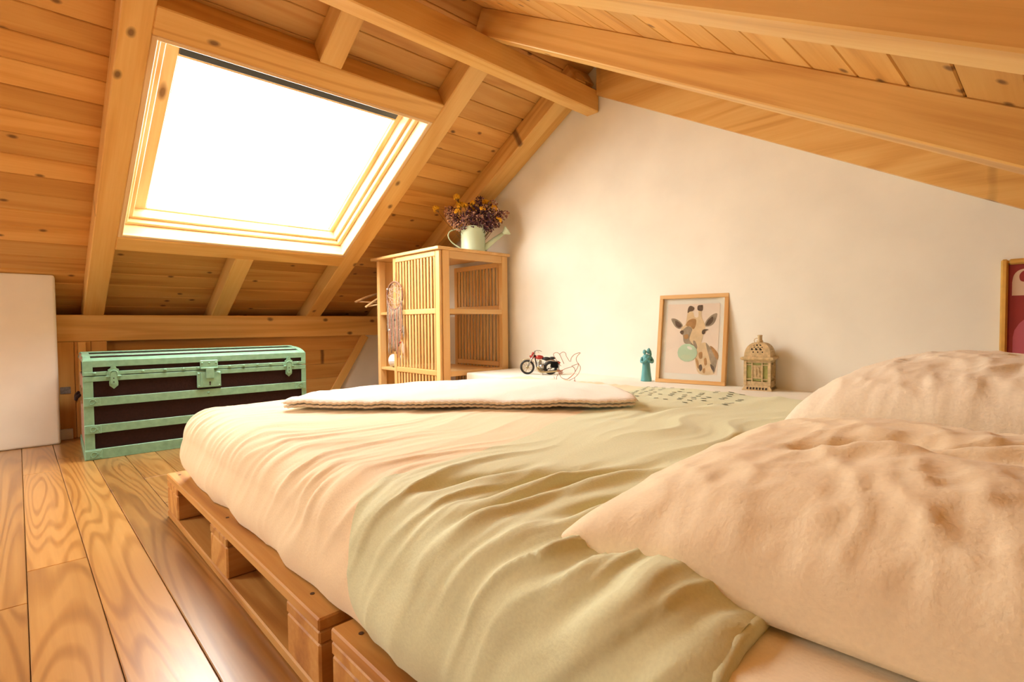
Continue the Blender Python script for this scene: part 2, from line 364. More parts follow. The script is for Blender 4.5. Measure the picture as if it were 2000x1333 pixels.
# wooden boarding behind the trunk
kb = empty('wall_boarding', (-3.87, .158, 0)); tag(kb, 'upright pine boarding beside the trunk under the purlin', 'boarding', kind='structure')
kb.name = 'trim_2'
for i in range(3):
    wbox('plank', (-3.89, .159+i*.075, .0), (-3.868, .232+i*.075, .551), M_plank, kb, .002)
def bend(z): return 2.06-(.555-z)*.62                                   # boarding stops along the line of the last rafter
for i in range(5):
    z0, z1 = .002+i*.1105, .002+(i+1)*.1105-.0015
    yc0, yc1 = .39, None
    L_ = bend(z1)-.39
    v_ = [(0, -.009, z0-z0), (bend(z0)-.39, -.009, 0), (L_, -.009, z1-z0), (0, -.009, z1-z0)]
    v_ += [(a, .009, c) for a, b, c in v_]
    mesh('plank', (v_, [[0, 1, 2, 3], [7, 6, 5, 4], [0, 4, 5, 1], [1, 5, 6, 2], [2, 6, 7, 3], [3, 7, 4, 0]]), M_plank, kb, Matrix(((0, -1, 0, -3.96), (1, 0, 0, .39), (0, 0, 1, z0), (0, 0, 0, 1))))
wbox('stud', (-3.868, .247, .0), (-3.835, .283, .551), M_beam, kb, .002)
wbox('base_block', (-3.868, .159, 0), (-3.845, .215, .06), M_white, kb, .003)
wbox('metal_plate', (-3.868, .166, .258), (-3.864, .212, .297), M_sock, kb, .001)
board('diagonal_trim', (-3.944, bend(.0)+.02, .0), (-3.944, bend(.555)+.02, .548), .062, .016, (1, 0, 0), M_beam, kb, .003)
cheek = mesh('wall_cheek', ([(-3.972, bend(0), 0), (-3.972, 2.35, 0), (-3.972, 2.35, .552), (-3.972, bend(.552), .552), (-3.985, bend(0), 0), (-3.985, 2.35, 0), (-3.985, 2.35, .552), (-3.985, bend(.552), .552)], bx((0, 0, 0), (1, 1, 1))[1]), M_plaster)
cheek.name = 'wall_left_corner'; tag(cheek, 'small plastered triangle beside the wardrobe under the purlin', 'wall', kind='structure')
# ---- skylights
def skylight(idx, P, n, y0, y1, u0, u1, lab, handle=True, parent_label=True):
    w_ = empty('window_%d' % idx, P((u0+u1)/2, (y0+y1)/2, 0)); tag(w_, lab, 'skylight', kind='structure')
    def bd(name, ya, yb, ua, ub, na, nb, m=M_line, par=w_, bev=.003):
        if yb-ya > ub-ua: return board(name, P((ua+ub)/2, ya, (na+nb)/2), P((ua+ub)/2, yb, (na+nb)/2), ub-ua, nb-na, n, m, par, bev)
        return board(name, P(ua, (ya+yb)/2, (na+nb)/2), P(ub, (ya+yb)/2, (na+nb)/2), yb-ya, nb-na, n, m, par, bev)
    # lining boards around the shaft
    a, b, c, d = y0-.065, y1+.04, u0-.02, u1+.07
    bd('lining', a, a+.022, c, d, -.108, .02); bd('lining', b-.022, b, c, d, -.108, .02)
    bd('lining', a, b, c, c+.02, -.106, .02); bd('lining', a, b, d-.02, d, -.106, .02)
    # fixed frame, stepped
    for k, (o, na, nb) in enumerate(((.0, -.035, -.0005), (.022, -.010, .08))):
        p, q, s, t = a+.022+o, b-.022-o*.8, c+.02+o*.8, d-.02-o; th = .024
        bd('fixed_frame', p, p+th, s, t, na, nb); bd('fixed_frame', q-th, q, s, t, na, nb)
        bd('fixed_frame', p, q, s, s+th*.8, na, nb); bd('fixed_frame', p, q, t-th, t, na, nb)
    # sash
    sy0, sy1, su0, su1 = y0+.002, y1-.010, u0+.006, u1-.045
    sash = empty('sash', P((su0+su1)/2, (sy0+sy1)/2, .06)); sash.parent = w_; sash.matrix_basis = WM[w_].inverted() @ WM[sash]
    g = (y0+.060, y1-.052, u0+.046, u1-.098)
    bd('stile', sy0, g[0], su0, su1, .045, .095, M_line, sash); bd('stile', g[1], sy1, su0, su1, .045, .095, M_line, sash)
    bd('bottom_rail', g[0], g[1], su0, g[2], .045, .095, M_line, sash); bd('top_rail', g[0], g[1], g[3], g[3]+.014, .045, .095, M_line, sash)
    bd('vent_bar', g[0], g[1], g[3]+.014, su1, .040, .095, M_dark, sash)
    bd('glass_pane', g[0], g[1], g[2], g[3], .068, .074, M_glass, sash, 0)
    bd('glazing_seal', g[0]+.0, g[0]+.006, g[2], g[3], .060, .068, M_white, sash, 0); bd('glazing_seal', g[1]-.006, g[1], g[2], g[3], .060, .068, M_white, sash, 0)
    if handle:
        yc = (y0+y1)/2-.02
        bd('handle', yc-.055, yc+.055, su0+.004, su0+.022, .018, .036, M_white, sash, .005)
        bd('handle_catch', yc+.02, yc+.05, su0+.006, su0+.02, .004, .02, M_white, sash, .004)
    # outside cladding collar so no light leaks between deck and frame
    bd('collar', y0-.03, y0, u0-.03, u1+.03, .05, .12, M_dark); bd('collar', y1, y1+.03, u0-.03, u1+.03, .05, .12, M_dark)
    bd('collar', y0, y1, u0-.03, u0, .05, .12, M_dark); bd('collar', y0, y1, u1, u1+.03, .05, .12, M_dark)
skylight(1, LP, NL, *SKY[0], 'large roof window over the trunk with white sky outside')
w3 = empty('window_3', ((gx0+gx1)/2, Y0, gz0)); tag(w3, 'low window added for fill light in the gable behind the camera', 'window', kind='structure')
for lo, hi in (((gx0, Y0-.09, gz0), (gx0+.05, Y0-.03, gz1)), ((gx1-.05, Y0-.09, gz0), (gx1, Y0-.03, gz1)), ((gx0+.05, Y0-.09, gz0), (gx1-.05, Y0-.03, gz0+.05)), ((gx0+.05, Y0-.09, gz1-.05), (gx1-.05, Y0-.03, gz1)), (((gx0+gx1)/2-.025, Y0-.09, gz0+.05), ((gx0+gx1)/2+.025, Y0-.03, gz1-.05))):
    wbox('frame_member', lo, hi, M_line, w3, .004)
for a_, b_ in ((gx0+.05, (gx0+gx1)/2-.025), ((gx0+gx1)/2+.025, gx1-.05)): wbox('glass_pane', (a_, Y0-.062, gz0+.05), (b_, Y0-.058, gz1-.05), M_glass, w3, 0)
skylight(4, RP, NR, *SKYR[0], 'roof window added for fill light on the opposite slope behind the camera', False)
skylight(2, LP, NL, *SKY[1], 'second roof window added out of view for fill light further along the same slope', False)

# ================================================================== bed
# ---- pallets
def pallet(x0, y0, lab, dz=0, blk=.10):
    p = empty('pallet', (x0+.6, y0+.4, 0), 0, lab, 'pallet', 'wooden pallets under the bed')
    T = .022; Lx, Wy = 1.2, .8
    for y, wd in ((.05, .10), (.4, .145), (.75, .10)):
        wbox('bottom_board', (x0, y0+y-wd/2, .0005), (x0+Lx, y0+y+wd/2, T), M_pallet, p, .003)
    for x, wd in ((.0725, .145), (.6, .145), (1.1275, .145)):
        for y, w2 in ((.05, .10), (.4, .145), (.75, .10)):
            wbox('block', (x0+x-wd/2+.001, y0+y-w2/2+.001, T), (x0+x+wd/2-.001, y0+y+w2/2-.001, .1), M_pallet, p, .004, axis=1)
        wbox('cross_board', (x0+x-wd/2, y0+.0005, .1), (x0+x+wd/2, y0+Wy, .122), M_pallet, p, .003)
    for k, (y, wd) in enumerate(((.0725, .145), (.23625, .10), (.4, .145), (.56375, .10), (.7275, .145))):
        d = wbox('deck_board', (x0, y0+y-wd/2, .122), (x0+Lx, y0+y+wd/2, .144), M_pallet, p, .003)
        for x in (.05, .09, .585, 1.11, 1.16):
            if k == 0: mesh('nail', tr(lathe([(.0042, 0), (.0042, .0012)], 8), Matrix.Translation(V((x0+x, y0+y-.045+(.03 if x in (.09, 1.16) else 0), .1438)))), M_nail, d)
    return p
pallet(-2.035, .347, 'orange pine pallet under the foot of the bed, nearest the trunk')
pallet(-.80, .352, 'pine pallet end in the foreground under the sage part of the duvet')
pallet(-2.035, 1.16, 'pine pallet hidden under the foot of the bed beside the ledge')
pallet(-.80, 1.16, 'pine pallet hidden under the pillows beside the ledge')
# ---- rounded drape used by mattress and duvet
def drape(a, b, X0, X1, Yn, Yf, zt, r, zmin, bul=0.0, foot=True):
    """developed sheet point (a,b) -> 3D point and outward normal on a rounded block"""
    px = max(X0+r, min(X1, a)) if foot else max(-9, a); py = max(Yn+r, min(Yf-r, b))
    ex, ey = a-px, b-py; d = math.hypot(ex, ey)
    if d < 1e-9: return V((a, b, zt)), V((0, 0, 1))
    ux, uy = ex/d, ey/d
    q = r*math.pi/2
    if d < q:
        an = d/r; off = r*math.sin(an); dr = r*(1-math.cos(an)); n = V((ux*math.sin(an), uy*math.sin(an), math.cos(an)))
    else:
        off = r; dr = r+(d-q); n = V((ux, uy, 0))
        t = min(1, (d-q)/max(1e-6, zt-r-zmin)); off += bul*math.sin(math.pi*t)
    z = zt-dr
    if z < zmin: z = zmin + (zmin-z)*0.0
    return V((px+ux*off, py+uy*off, z)), n
def rn(x, y, z=0): return noise.noise(V((x, y, z)))
def ridge(x, y, z): return 1-2*abs(noise.noise(V((x, y, z))))
# mattress with fitted sheet
Xf, Xh, Yn, Yf, MT = -1.925, .12, .388, 1.92, .335
def grid_mesh(fn, a0, a1, na, b0, b1, nb):
    vs_ = []; fs = []
    for i in range(na+1):
        for j in range(nb+1): vs_.append(fn(a0+(a1-a0)*i/na, b0+(b1-b0)*j/nb))
    for i in range(na):
        for j in range(nb): k = i*(nb+1)+j; fs.append([k, k+1, k+nb+2, k+nb+1])
    return vs_, fs
mt = bpy.data.meshes.new('mattress'); bm = bmesh.new(); bmesh.ops.create_cube(bm, size=1)
bmesh.ops.subdivide_edges(bm, edges=bm.edges[:], cuts=47, use_grid_fill=True)
_lo, _hi, _r = V((Xf, Yn, .1445)), V((Xh, Yf, MT)), .045
for v in bm.verts:
    t_ = [max(-.5, min(.5, q))*2 for q in v.co]
    t_ = [math.copysign(1-(1-abs(q))**1.25, q) if abs(q) < 1 else q for q in t_]
    p = V([(_lo[i]+_hi[i])/2+t_[i]*(_hi[i]-_lo[i])/2 for i in range(3)])
    c = V([max(_lo[i]+_r, min(_hi[i]-_r, p[i])) for i in range(3)])
    d_ = p-c
    if d_.length > 1e-6: p = c+d_.normalized()*_r
    if p.z > .25 and p.x > -.45: p.z += .003*rn(p.x*6, p.y*9, 3)+.002*rn(p.x*20, p.y*14, 8)
    e_ = max(0., min(1., (p.x+.24)/.05)); e_ = e_*e_*(3-2*e_)
    if p.z > .2: p.z += .015*e_*min(1, (p.z-.2)/.1)
    if p.y < .6: p.y -= .014*e_
    v.co = p
bmesh.ops.recalc_face_normals(bm, faces=bm.faces)
bm.to_mesh(mt); bm.free(); mt.materials.append(M_sheet); mt.polygons.foreach_set('use_smooth', [True]*len(mt.polygons))
mo = link('mattress', mt); tag(mo, 'thick mattress in a cream fitted sheet on the pallets, showing below the front pillow', 'mattress')
# ---- duvet
DZ, DR, DMIN = .362, .085, .1465
DX0, DY0, DY1 = -1.962, .372, 1.930
HEAD = -.185; SPLIT = -.825
def sq(x): return x*x if x > 0 else 0.
def wr(a, b):
    """wrinkle height in the developed sheet"""
    near = max(0., 1-abs(b-.44)/.42)                     # strongest just above the near edge
    wa = a + .10*rn(a*2.3, b*2.6, 4) + .035*rn(a*7, b*5, 14); wb = b + .10*rn(a*3, b*2, 6)
    w_ = wa - .75*min(b, .42) - .12*max(b-.42, 0)
    big = max(.1, min(1.3, .75+1.2*rn(a*2.1, b*2.3, 21)))
    b2 = max(.1, min(1.3, .7+1.3*rn(a*3.3+5, b*2.9, 31)))
    g = .75+.5/(1+math.exp(-(a-SPLIT)/.04))
    h = .0075*g*sq(ridge(w_*7, wb*1.5, 1.2))*big
    h += (.0026+.0062*near)*g*sq(ridge(w_*15, wb*2.4, 7.7))*b2
    h += (.0010+.0036*near)*sq(ridge(w_*29, wb*3.6, 3.1))*big
    h += (.0004+.0012*near)*ridge(w_*60, wb*6, 8.1)*b2
    h += .0065*rn(a*3.2, b*2.6, 9)
    sd = max(0., min(1., (.38-b)/.14))                   # hanging side: fewer, softer, slanting folds
    h *= 1-.80*sd
    h += sd*(.012*rn(a*5-b*3.5, b*1.6, 2.2)+.0045*sq(ridge(w_*8, b*1.5, 5.5)))
    for (ca, cb, la, lb, dp) in ((-.60, .60, .020, .13, .018), (-.52, .68, .018, .12, .015), (-.44, .58, .016, .10, .013), (-.70, .56, .018, .10, .014), (-.35, 1.35, .018, .22, .014), (-.62, 1.45, .02, .2, .009), (-.56, .50, .014, .08, .012), (-.34, .52, .014, .09, .012)):
        q = (a-ca-.30*(b-cb)+.02*rn(b*9, ca, 3))/la; e = math.exp(-((b-cb)/lb)**2)
        h += dp*e*(.8*math.exp(-(q-1.9)**2)-math.exp(-q*q))
    return h
def duv(a, b):
    shift = .10*max(0, min(1, (.75-b)/.6))*math.exp(-((a-SPLIT)/.35)**2) - .32*max(0, b-.75)*math.exp(-((a-SPLIT)/(.55 if a < SPLIT else .40))**2) + .025*rn(b*5, 1.7, 0)*math.exp(-((a-SPLIT)/.2)**2)
    p, n = drape(a, b, DX0, 9, DY0, DY1, DZ+.010*math.exp(-((a+.5)/.35)**2), DR, DMIN, .012)
    hem = 0
    k = wr(a, b); p = p + n*k + V((shift, 0, 0))
    p.y -= .0
    if p.y < DY0+.05:                                     # hem tucks back in over the pallet
        t = max(0, (.235-p.z)/.09); p.y += .030*t*t*(.6+.5*rn(a*7, 3, 1))
    e = max(0., (a-(HEAD-.06))/.06)                        # rounded head-side edge
    p.z -= .016*e*e
    if p.z < DMIN: p.z = DMIN
    return p
side = DR*math.pi/2 + (DZ-DR-DMIN) - DR
A0 = DX0-side-.0; B0 = DY0-side; B1 = DY1-.0+.10
duvet = empty('duvet', (-1.1, 1.15, DZ), 0, 'crumpled two-tone duvet, peach at the foot and sage green towards the pillows', 'duvet')
NB = 250
def dpart(name, a0, a1, na, m):
    o = mesh(name, grid_mesh(duv, a0, a1, na, B0, B1, NB), m, duvet, smooth=True)
    return o
pe = dpart('peach_panel', A0, SPLIT, 260, M_peach); pe['label'] = 'peach half of the duvet over the foot of the bed'
ge = dpart('sage_panel', SPLIT, HEAD, 150, M_green); ge['label'] = 'sage green half of the duvet beside the pillows'
# thickness roll along the head edge
mesh('hem', tube([duv(HEAD, B0+(B1-B0)*j/60)+V((0, 0, -.007)) for j in range(61)], .008, 8), M_green, ge, smooth=True)
# dark dashes printed/embroidered near the ledge
ds = []
for i in range(9):
    for j in range(10):
        if random.random() < .25: continue
        a = -.80+.028*j+random.uniform(-.006, .006); b = 1.56+.036*i+random.uniform(-.006, .006)
        p = duv(a, b)+V((0, 0, .0015)); q = duv(a+.011, b+.006)+V((0, 0, .0015)); dy = V((-.002, .004, 0))
        n0 = len(ds)*0; ds.append(([p-dy, q-dy, q+dy, p+dy], [[0, 1, 2, 3]]))
o = mesh('dash_print', join(*ds), plain('dark thread', (.10, .11, .07), .9), ge); o['kind'] = 'stuff'
# ---- pillows
def pillow(name, cx, cy, wx, wy, zb, ht, rz, m, lab, seed, dents, tilt=0):
    M = Matrix.Translation(V((cx, cy, zb))) @ Matrix.Rotation(rz, 4, 'Z') @ Matrix.Rotation(tilt, 4, 'Y')
    n = 110; vs_ = []; fs = []
    def pt(i, j, s):
        u = -1+2*i/n; v = -1+2*j/n
        cu, cv = 1-abs(u)**2.6, 1-abs(v)**2.6
        core = (max(0, cu)*max(0, cv))**.42
        pin = 1-.055*(1-abs(u)**3)*(abs(v)**4); pinv = 1-.055*(1-abs(v)**3)*(abs(u)**4)
        x = u*wx/2*pinv; y = v*wy/2*pin
        e = max(abs(u), abs(v)); edge = math.exp(-((1-e)/.16)**2)
        zz = ht*core
        if s > 0:
            ang = math.atan2(v, u); rad = math.hypot(u, v)
            # radial gathers near the edge
            zz += .010*edge*(1-edge*.8)*rn(ang*6+seed, rad*2, 1)*min(1, core*3)
            zz += .009*core*rn(u*1.6+seed, v*1.6, 2)+.003*core*rn(u*4+seed, v*4, 3)
            rr = ridge(u*5+v*2+seed+.6*rn(u*3, v*3, 5), v*2.2-u, 4); zz += .0045*core*(rr*rr if rr > 0 else 0)
            rr = ridge(u*9-v*6+seed, v*5+u*2, 6); zz += .0028*core*(rr*rr if rr > 0 else 0)
            for du, dv, ru, rv, dp, ro in dents:
                a, b = u-du, v-dv; a, b = a*math.cos(ro)+b*math.sin(ro), -a*math.sin(ro)+b*math.cos(ro)
                zz -= dp*math.exp(-(a/ru)**2-(b/rv)**2)
            fr_ = max(0., min(1., (-v-.25)/.5))*core
            zz += .0055*fr_*sq(ridge(u*7+1.5*v+seed, v*.9, 11))+.003*fr_*sq(ridge(u*15-v+seed, v*1.5, 12))
            zz = max(zz, .004)
            zz += .010 + .008*rn(u*4+seed, v*4, 8)*edge
        else:
            zz = .002+.004*edge
        return V((x, y, zz))
    for s in (1, -1):
        for i in range(n+1):
            for j in range(n+1): vs_.append(pt(i, j, s))
    N1 = (n+1)**2
    for i in range(n):
        for j in range(n):
            k = i*(n+1)+j; fs.append([k, k+1, k+n+2, k+n+1]); fs.append([N1+k, N1+k+n+1, N1+k+n+2, N1+k+1])
    rim = [i*(n+1) for i in range(n+1)]+[n*(n+1)+j for j in range(1, n+1)]+[i*(n+1)+n for i in range(n-1, -1, -1)]+[j for j in range(n-1, 0, -1)]
    for q in range(len(rim)):
        a, b = rim[q], rim[(q+1) % len(rim)]; fs.append([a, b, N1+b, N1+a])
    o = mesh(name, (vs_, fs), m, None, M, smooth=True); tag(o, lab, 'pillow', 'pillows on the bed')
    return o
pillow('pillow', -.075, .815, .70, .70, .352, .118, .03, M_pillow, 'peach pillow in the foreground lying on the edge of the duvet', 3.3,
       [(-.26, -.10, .22, .085, .030, .55), (-.20, -.30, .20, .05, -.014, .45), (-.02, -.20, .14, .05, .016, .2), (.22, .10, .35, .055, .016, .5), (.2, -.05, .3, .05, -.008, .5)], 0)
pillow('pillow', -.07, 1.55, .72, .70, .358, .185, -.04, M_pillow2, 'plump pale pillow further back beside the ledge and the red poster', 9.1,
       [(-.2, -.5, .12, .2, .014, .3), (.1, -.45, .06, .25, .012, -.3), (-.45, -.1, .08, .2, .010, .2)], 0)
# ---- folded throw
def throw():
    t = empty('throw_blanket', (-1.4, 1.15, DZ), 0, 'white folded waffle throw lying diagonally across the foot of the bed', 'blanket')
    A, B, C, Dd = V((-1.655, .585)), V((-.865, 1.345)), V((-1.17, 1.62)), V((-1.83, .84))
    FAR = [V((p.x, p.y)) for p in spline([(-1.83, .82, 0), (-1.79, 1.22, 0), (-1.56, 1.56, 0), (-1.17, 1.62, 0)], 12)]
    n, m_ = 110, 40
    def surf(s, q, lift):
        k_ = s*(len(FAR)-1); i_ = min(int(k_), len(FAR)-2); fp = FAR[i_]*(1-(k_-i_))+FAR[i_+1]*(k_-i_)
        p = (A*(1-s)+B*s)*(1-q)+fp*q
        p = p + V((.012*rn(s*6, q*3, 1), .012*rn(s*6, q*3, 2)))
        base = DZ+.012+.010*math.exp(-((p.x+.5)/.35)**2)
        return V((p.x, p.y, base+lift+.006*rn(s*7, q*4, 3)+.003*rn(s*22, q*8, 4)+.012*math.sin(math.pi*min(1, q*1.1))*(.4+.6*s)))
    def layer(name, z0, z1, ins, mat, se=0.):
        vs_, fs = [], []; prof = [(-.0, .5), (.03, .92), (.08, 1), (.5, 1), (.92, 1), (.97, .9), (1, .5), (.97, .1), (.92, 0), (.5, 0), (.08, 0), (.03, .08)]
        K = 40
        ring = []
        for k in range(n+1):
            s = ins+(1-2*ins)*k/n
            endf = min(1, min(k, n-k)/2.5)**.5
            for qi in range(m_+1):
                q = qi/m_; f_ = min(1, min(q, 1-q)/.035)**.5*endf
                zc = (z0+z1)/2; hh = (z1-z0)/2*max(.12, f_)
                vs_.append(surf(s, q+se, zc+hh))
            for qi in range(m_+1):
                q = qi/m_; f_ = min(1, min(q, 1-q)/.035)**.5*endf
                zc = (z0+z1)/2; hh = (z1-z0)/2*max(.12, f_)
                vs_.append(surf(s, q+se, zc-hh))
        w_ = 2*(m_+1)
        for k in range(n):
            for qi in range(m_):
                i = k*w_+qi; fs.append([i, i+1, i+w_+1, i+w_]); i += m_+1; fs.append([i, i+w_, i+w_+1, i+1])
            i = k*w_; fs.append([i, i+w_, i+w_+m_+1, i+m_+1]); i = k*w_+m_; fs.append([i, i+m_+1, i+w_+m_+1, i+w_])
        fs.append(list(range(m_+1))+[2*m_+1-x for x in range(m_+1)])
        e0 = n*w_; fs.append([e0+x for x in range(m_+1)][::-1]+[e0+m_+1+x for x in range(m_+1)])
        return mesh(name, (vs_, fs), mat, t, smooth=True)
    lo = layer('lower_fold', -.002, .011, .012, M_throw, .008); up = layer('upper_fold', .0115, .026, .0, M_throw, 0)
    for z_, se in ((.006, .006), (.018, -.004)):
        mesh('stitched_edge', tube([surf(.01+.98*k/160, se, z_+.0016*math.sin(k*2.1)) for k in range(161)], .0042, 6), M_stitch, t, smooth=True)
    return t
throw()

# ================================================================== wardrobe
WX0, WX1, WY0, WY1, WH = -3.235, -2.470, 1.778, 2.318, 1.085
wd = empty('bamboo_wardrobe', ((WX0+WX1)/2, (WY0+WY1)/2, 0), 0, 'low bamboo wardrobe with a slatted sliding door standing against the gable wall', 'wardrobe')
wbox('top_panel', (WX0-.012, WY0-.018, WH-.018), (WX1+.012, WY1+.012, WH), M_bamboo, wd, .003)
PZ = WH-.018
for x in (WX0, WX1-.032):
    for y in (WY0+.022, WY1-.05):
        wbox('post', (x, y, 0), (x+.032, y+.05, PZ), M_bamboo, wd, .003)
for y in (WY0+.072, ):
    pass
for zz, th in ((PZ-.045, .045), (.695, .03), (.322, .03), (.05, .04)):   # rails of the open end
    wbox('rail', (WX1-.026, WY0+.072, zz), (WX1-.003, WY1-.05, zz+th), M_bamboo, wd, .002)
wbox('side_panel', (WX0+.003, WY0+.072, .05), (WX0+.018, WY1-.05, PZ), M_bamboo, wd, .002, axis=2)
for zz in (.700, .327, .055):
    wbox('shelf', (WX0+.018, WY0+.03, zz), (WX1-.026, WY1-.02, zz+.018), M_bamboo, wd, .002)
# sliding door on the near face
DXa, DXb = -2.985, -2.472
door = empty('sliding_door', ((DXa+DXb)/2, WY0+.008, 0)); door.parent = wd; door.matrix_basis = WM[wd].inverted() @ WM[door]
def slat_door(par, xa, xb, yc, n, z0, z1, zr, sl='slat', th=.018):
    wbox('stile', (xa, yc-th/2, z0), (xa+.032, yc+th/2, z1), M_bamboo, par, .003)
    wbox('stile', (xb-.042, yc-th/2, z0), (xb, yc+th/2, z1), M_bamboo, par, .003)
    zs = [z0]+zr+[z1-.032]
    for zz in zs: wbox('rail', (xa+.032, yc-th/2, zz), (xb-.042, yc+th/2, zz+.032), M_bamboo, par, .003)
    wd_ = (xb-.042-xa-.032)/n
    for za, zb in zip(zs, zs[1:]):
        for i in range(n):
            xc = xa+.032+wd_*(i+.5)
            wbox(sl, (xc-.0085, yc-.005, za+.032), (xc+.0085, yc+.005, zb), M_bamboo, par, .003)
slat_door(door, DXa, DXb, WY0+.008, 13, .03, PZ-.002, [.330, .695])
bpn = empty('slatted_back', (-2.8, WY1-.012, 0)); bpn.parent = wd; bpn.matrix_basis = WM[wd].inverted() @ WM[bpn]
slat_door(bpn, -3.02, -2.503, WY1-.008, 13, .08, PZ-.03, [.352, .722])
wbox('peg_rail', (WX0-.20, 1.920, .895), (WX0, 1.940, .915), M_bamboo, wd, .004, axis=0)

# ---- coat hangers on the peg rail
def hanger(name, x, y, z, tilt, m, lab, roll=0):
    h = empty(name, (x, y, z-.17), 0, lab, 'hanger', 'wooden hangers on the wardrobe')
    R = Matrix.Translation(V((x, y, z))) @ Matrix.Rotation(tilt, 4, 'Z') @ Matrix.Rotation(roll, 4, 'X')
    pts = [(0, .205*s, -.055-.072*abs(s)**1.4-.0*s) for s in [k/12 for k in range(-12, 13)]]
    v = tube(spline([R @ V(p) for p in pts], 2), .0085, 8)
    mesh('arms', v, m, h, smooth=True)
    mesh('trouser_bar', tube([R @ V((0, -.185, -.122)), R @ V((0, .185, -.122))], .005, 8), m, h, smooth=True)
    mesh('hook', tube(spline([R @ V(p) for p in ((0, 0, -.055), (0, 0, -.03), (0, .012, -.018), (0, .017, .0), (0, .006, .0145), (0, -.008, .0145), (0, -.0165, .002))], 5), .0022, 6), M_steel, h, smooth=True)
    return h
hanger('coat_hanger', WX0-.165, 1.925, .9155, .05, M_hang, 'wooden coat hanger further out from the wardrobe side, longer tip showing', -.02)
hanger('coat_hanger', WX0-.075, 1.94, .9155, -.08, M_line, 'pale coat hanger tucked close against the wardrobe side', .17)
# ---- dreamcatcher
dc = empty('dreamcatcher', (-2.968, 1.772, .45), 0, 'dreamcatcher with long grey and pink strings hung on the slatted door', 'dreamcatcher')
dcx, dcz, dy_ = -2.940, .820, WY0-.012
rp_ = [(dcx+.094*math.cos(2*math.pi*k/28), dy_-.004, dcz+.088*math.sin(2*math.pi*k/28)) for k in range(28)]
mesh('hoop', tube(rp_, .0062, 8, True), plain('wrapped brown hoop', (.26, .13, .08), .8, var=.4, bscale=70), dc, smooth=True)
web = []
for k in range(10):
    a = 2*math.pi*k/10
    for st in (3, 4):
        b = 2*math.pi*(k+st)/10
        web.append(tube([(dcx+.090*math.cos(a), dy_-.004, dcz+.085*math.sin(a)), (dcx+.090*math.cos(b), dy_-.004, dcz+.085*math.sin(b))], .0011, 4))
mesh('web', join(*web), M_feather, dc)
mesh('loop', tube([(dcx, dy_-.002, dcz+.09), (dcx+.004, dy_+.001, dcz+.12), (dcx+.002, dy_+.001, dcz+.15)], .0018, 6), M_string, dc)
for k in range(13):
    x = dcx-.088+.0147*k; top = dcz-.085*math.sqrt(max(0, 1-((x-dcx)/.094)**2)); ln = random.uniform(.20, .34)
    pts = [(x+.004*rn(k*3, q*.7, 1), dy_-.005-.003*random.random(), top-ln*q/8) for q in range(9)]
    mesh('string', tube(pts, .0030 if k % 3 else .0042, 5), (M_string, M_pinkstr, M_feather)[(k*5) % 3], dc, smooth=True)
for k, (fx, fz) in enumerate(((dcx+.085, .47), (dcx+.10, .455), (dcx-.08, .455), (dcx+.10, .57))):
    o = mesh('feather', prism([(fx-.006, fz+.05), (fx, fz+.062), (fx+.006, fz+.05), (fx+.011, fz+.01), (fx+.004, fz-.022), (fx-.008, fz+.008)], dy_-.006, dy_-.0045), (M_feather, M_blush, M_string, M_string)[k], dc)
for k, (bx_, bz) in enumerate(((dcx-.082, .865), (dcx+.005, .665), (dcx+.07, .60), (dcx+.065, .52), (dcx+.086, .86), (dcx-.065, .60))):
    mesh('bead', ball((bx_, dy_-.008, bz), .0065, 8, 6), (M_white, M_black, M_pinkstr, M_red, M_blush, M_white)[k], dc, smooth=True)
# ---- white mug lying on the shelf of the open bay
mug = empty('mug', (-3.07, 1.86, .36), 0, 'white mug lying on its side in the open bay of the wardrobe', 'mug')
Mm = Matrix.Translation(V((-3.135, 1.855, .3895))) @ Matrix.Rotation(.25, 4, 'Z') @ Matrix.Rotation(math.pi/2, 4, 'Y')
mesh('body', tr(lathe([(.040, 0), (.044, .004), (.034, .095), (.030, .1), (.002, .1)], 24, False), Mm), M_white, mug, smooth=True)
mesh('inside', tr(lathe([(.040, 0), (.037, .004), (.029, .09), (.002, .09)], 24, False), Mm), M_white, mug, smooth=True)
mesh('handle', tube([Mm @ V(p) for p in spline([(0, -.038, .025), (0, -.058, .035), (0, -.058, .06), (0, -.036, .072)], 5)], .0045, 8), M_white, mug, smooth=True)

# ================================================================== watering can with dried flowers
CZ = WH
canx, cany = -2.452, 2.024
# the can stands at the near front corner of the top, as far right as the photo shows
canx = -2.535; cany = 2.085
CS = 1.035
can = empty('watering_can', (canx, cany, CZ), 0, 'mint green enamel watering can holding dried flowers on the wardrobe', 'watering can')
Mc = Matrix.Translation(V((canx, cany, CZ))) @ Matrix.Rotation(YAW, 4, 'Z') @ Matrix.Scale(CS, 4)      # local X points along the spout
prof = [(.002, 0), (.0735, 0), (.075, .003), (.0755, .006), (.0735, .010), (.0735, .122), (.0755, .125), (.0765, .140), (.0775, .144), (.0765, .146), (.074, .142), (.072, .03), (.002, .03)]
mesh('body', tr(lathe(prof, 40, False), Mc), M_can, can, smooth=True)
mesh('spout', tr(tube([(.062, 0, .018), (.10, 0, .05), (.185, 0, .113)], [.021, .017, .0105], 14), Mc), M_can, can, smooth=True)
Mr = Mc @ Matrix.Translation(V((.185, 0, .113))) @ Matrix.Rotation(math.radians(54), 4, 'Y')
mesh('rose', tr(lathe([(.010, -.012), (.0115, 0), (.030, .024), (.031, .028), (.028, .031), (.002, .034)], 20), Mr), M_can, can, smooth=True)
mesh('handle', tr(tube(spline([(-.068, 0, .135), (-.105, 0, .136), (-.142, 0, .122), (-.150, 0, .092), (-.128, 0, .058), (-.095, 0, .034), (-.071, 0, .018)], 6), .0036, 8), Mc), M_can, can, smooth=True)
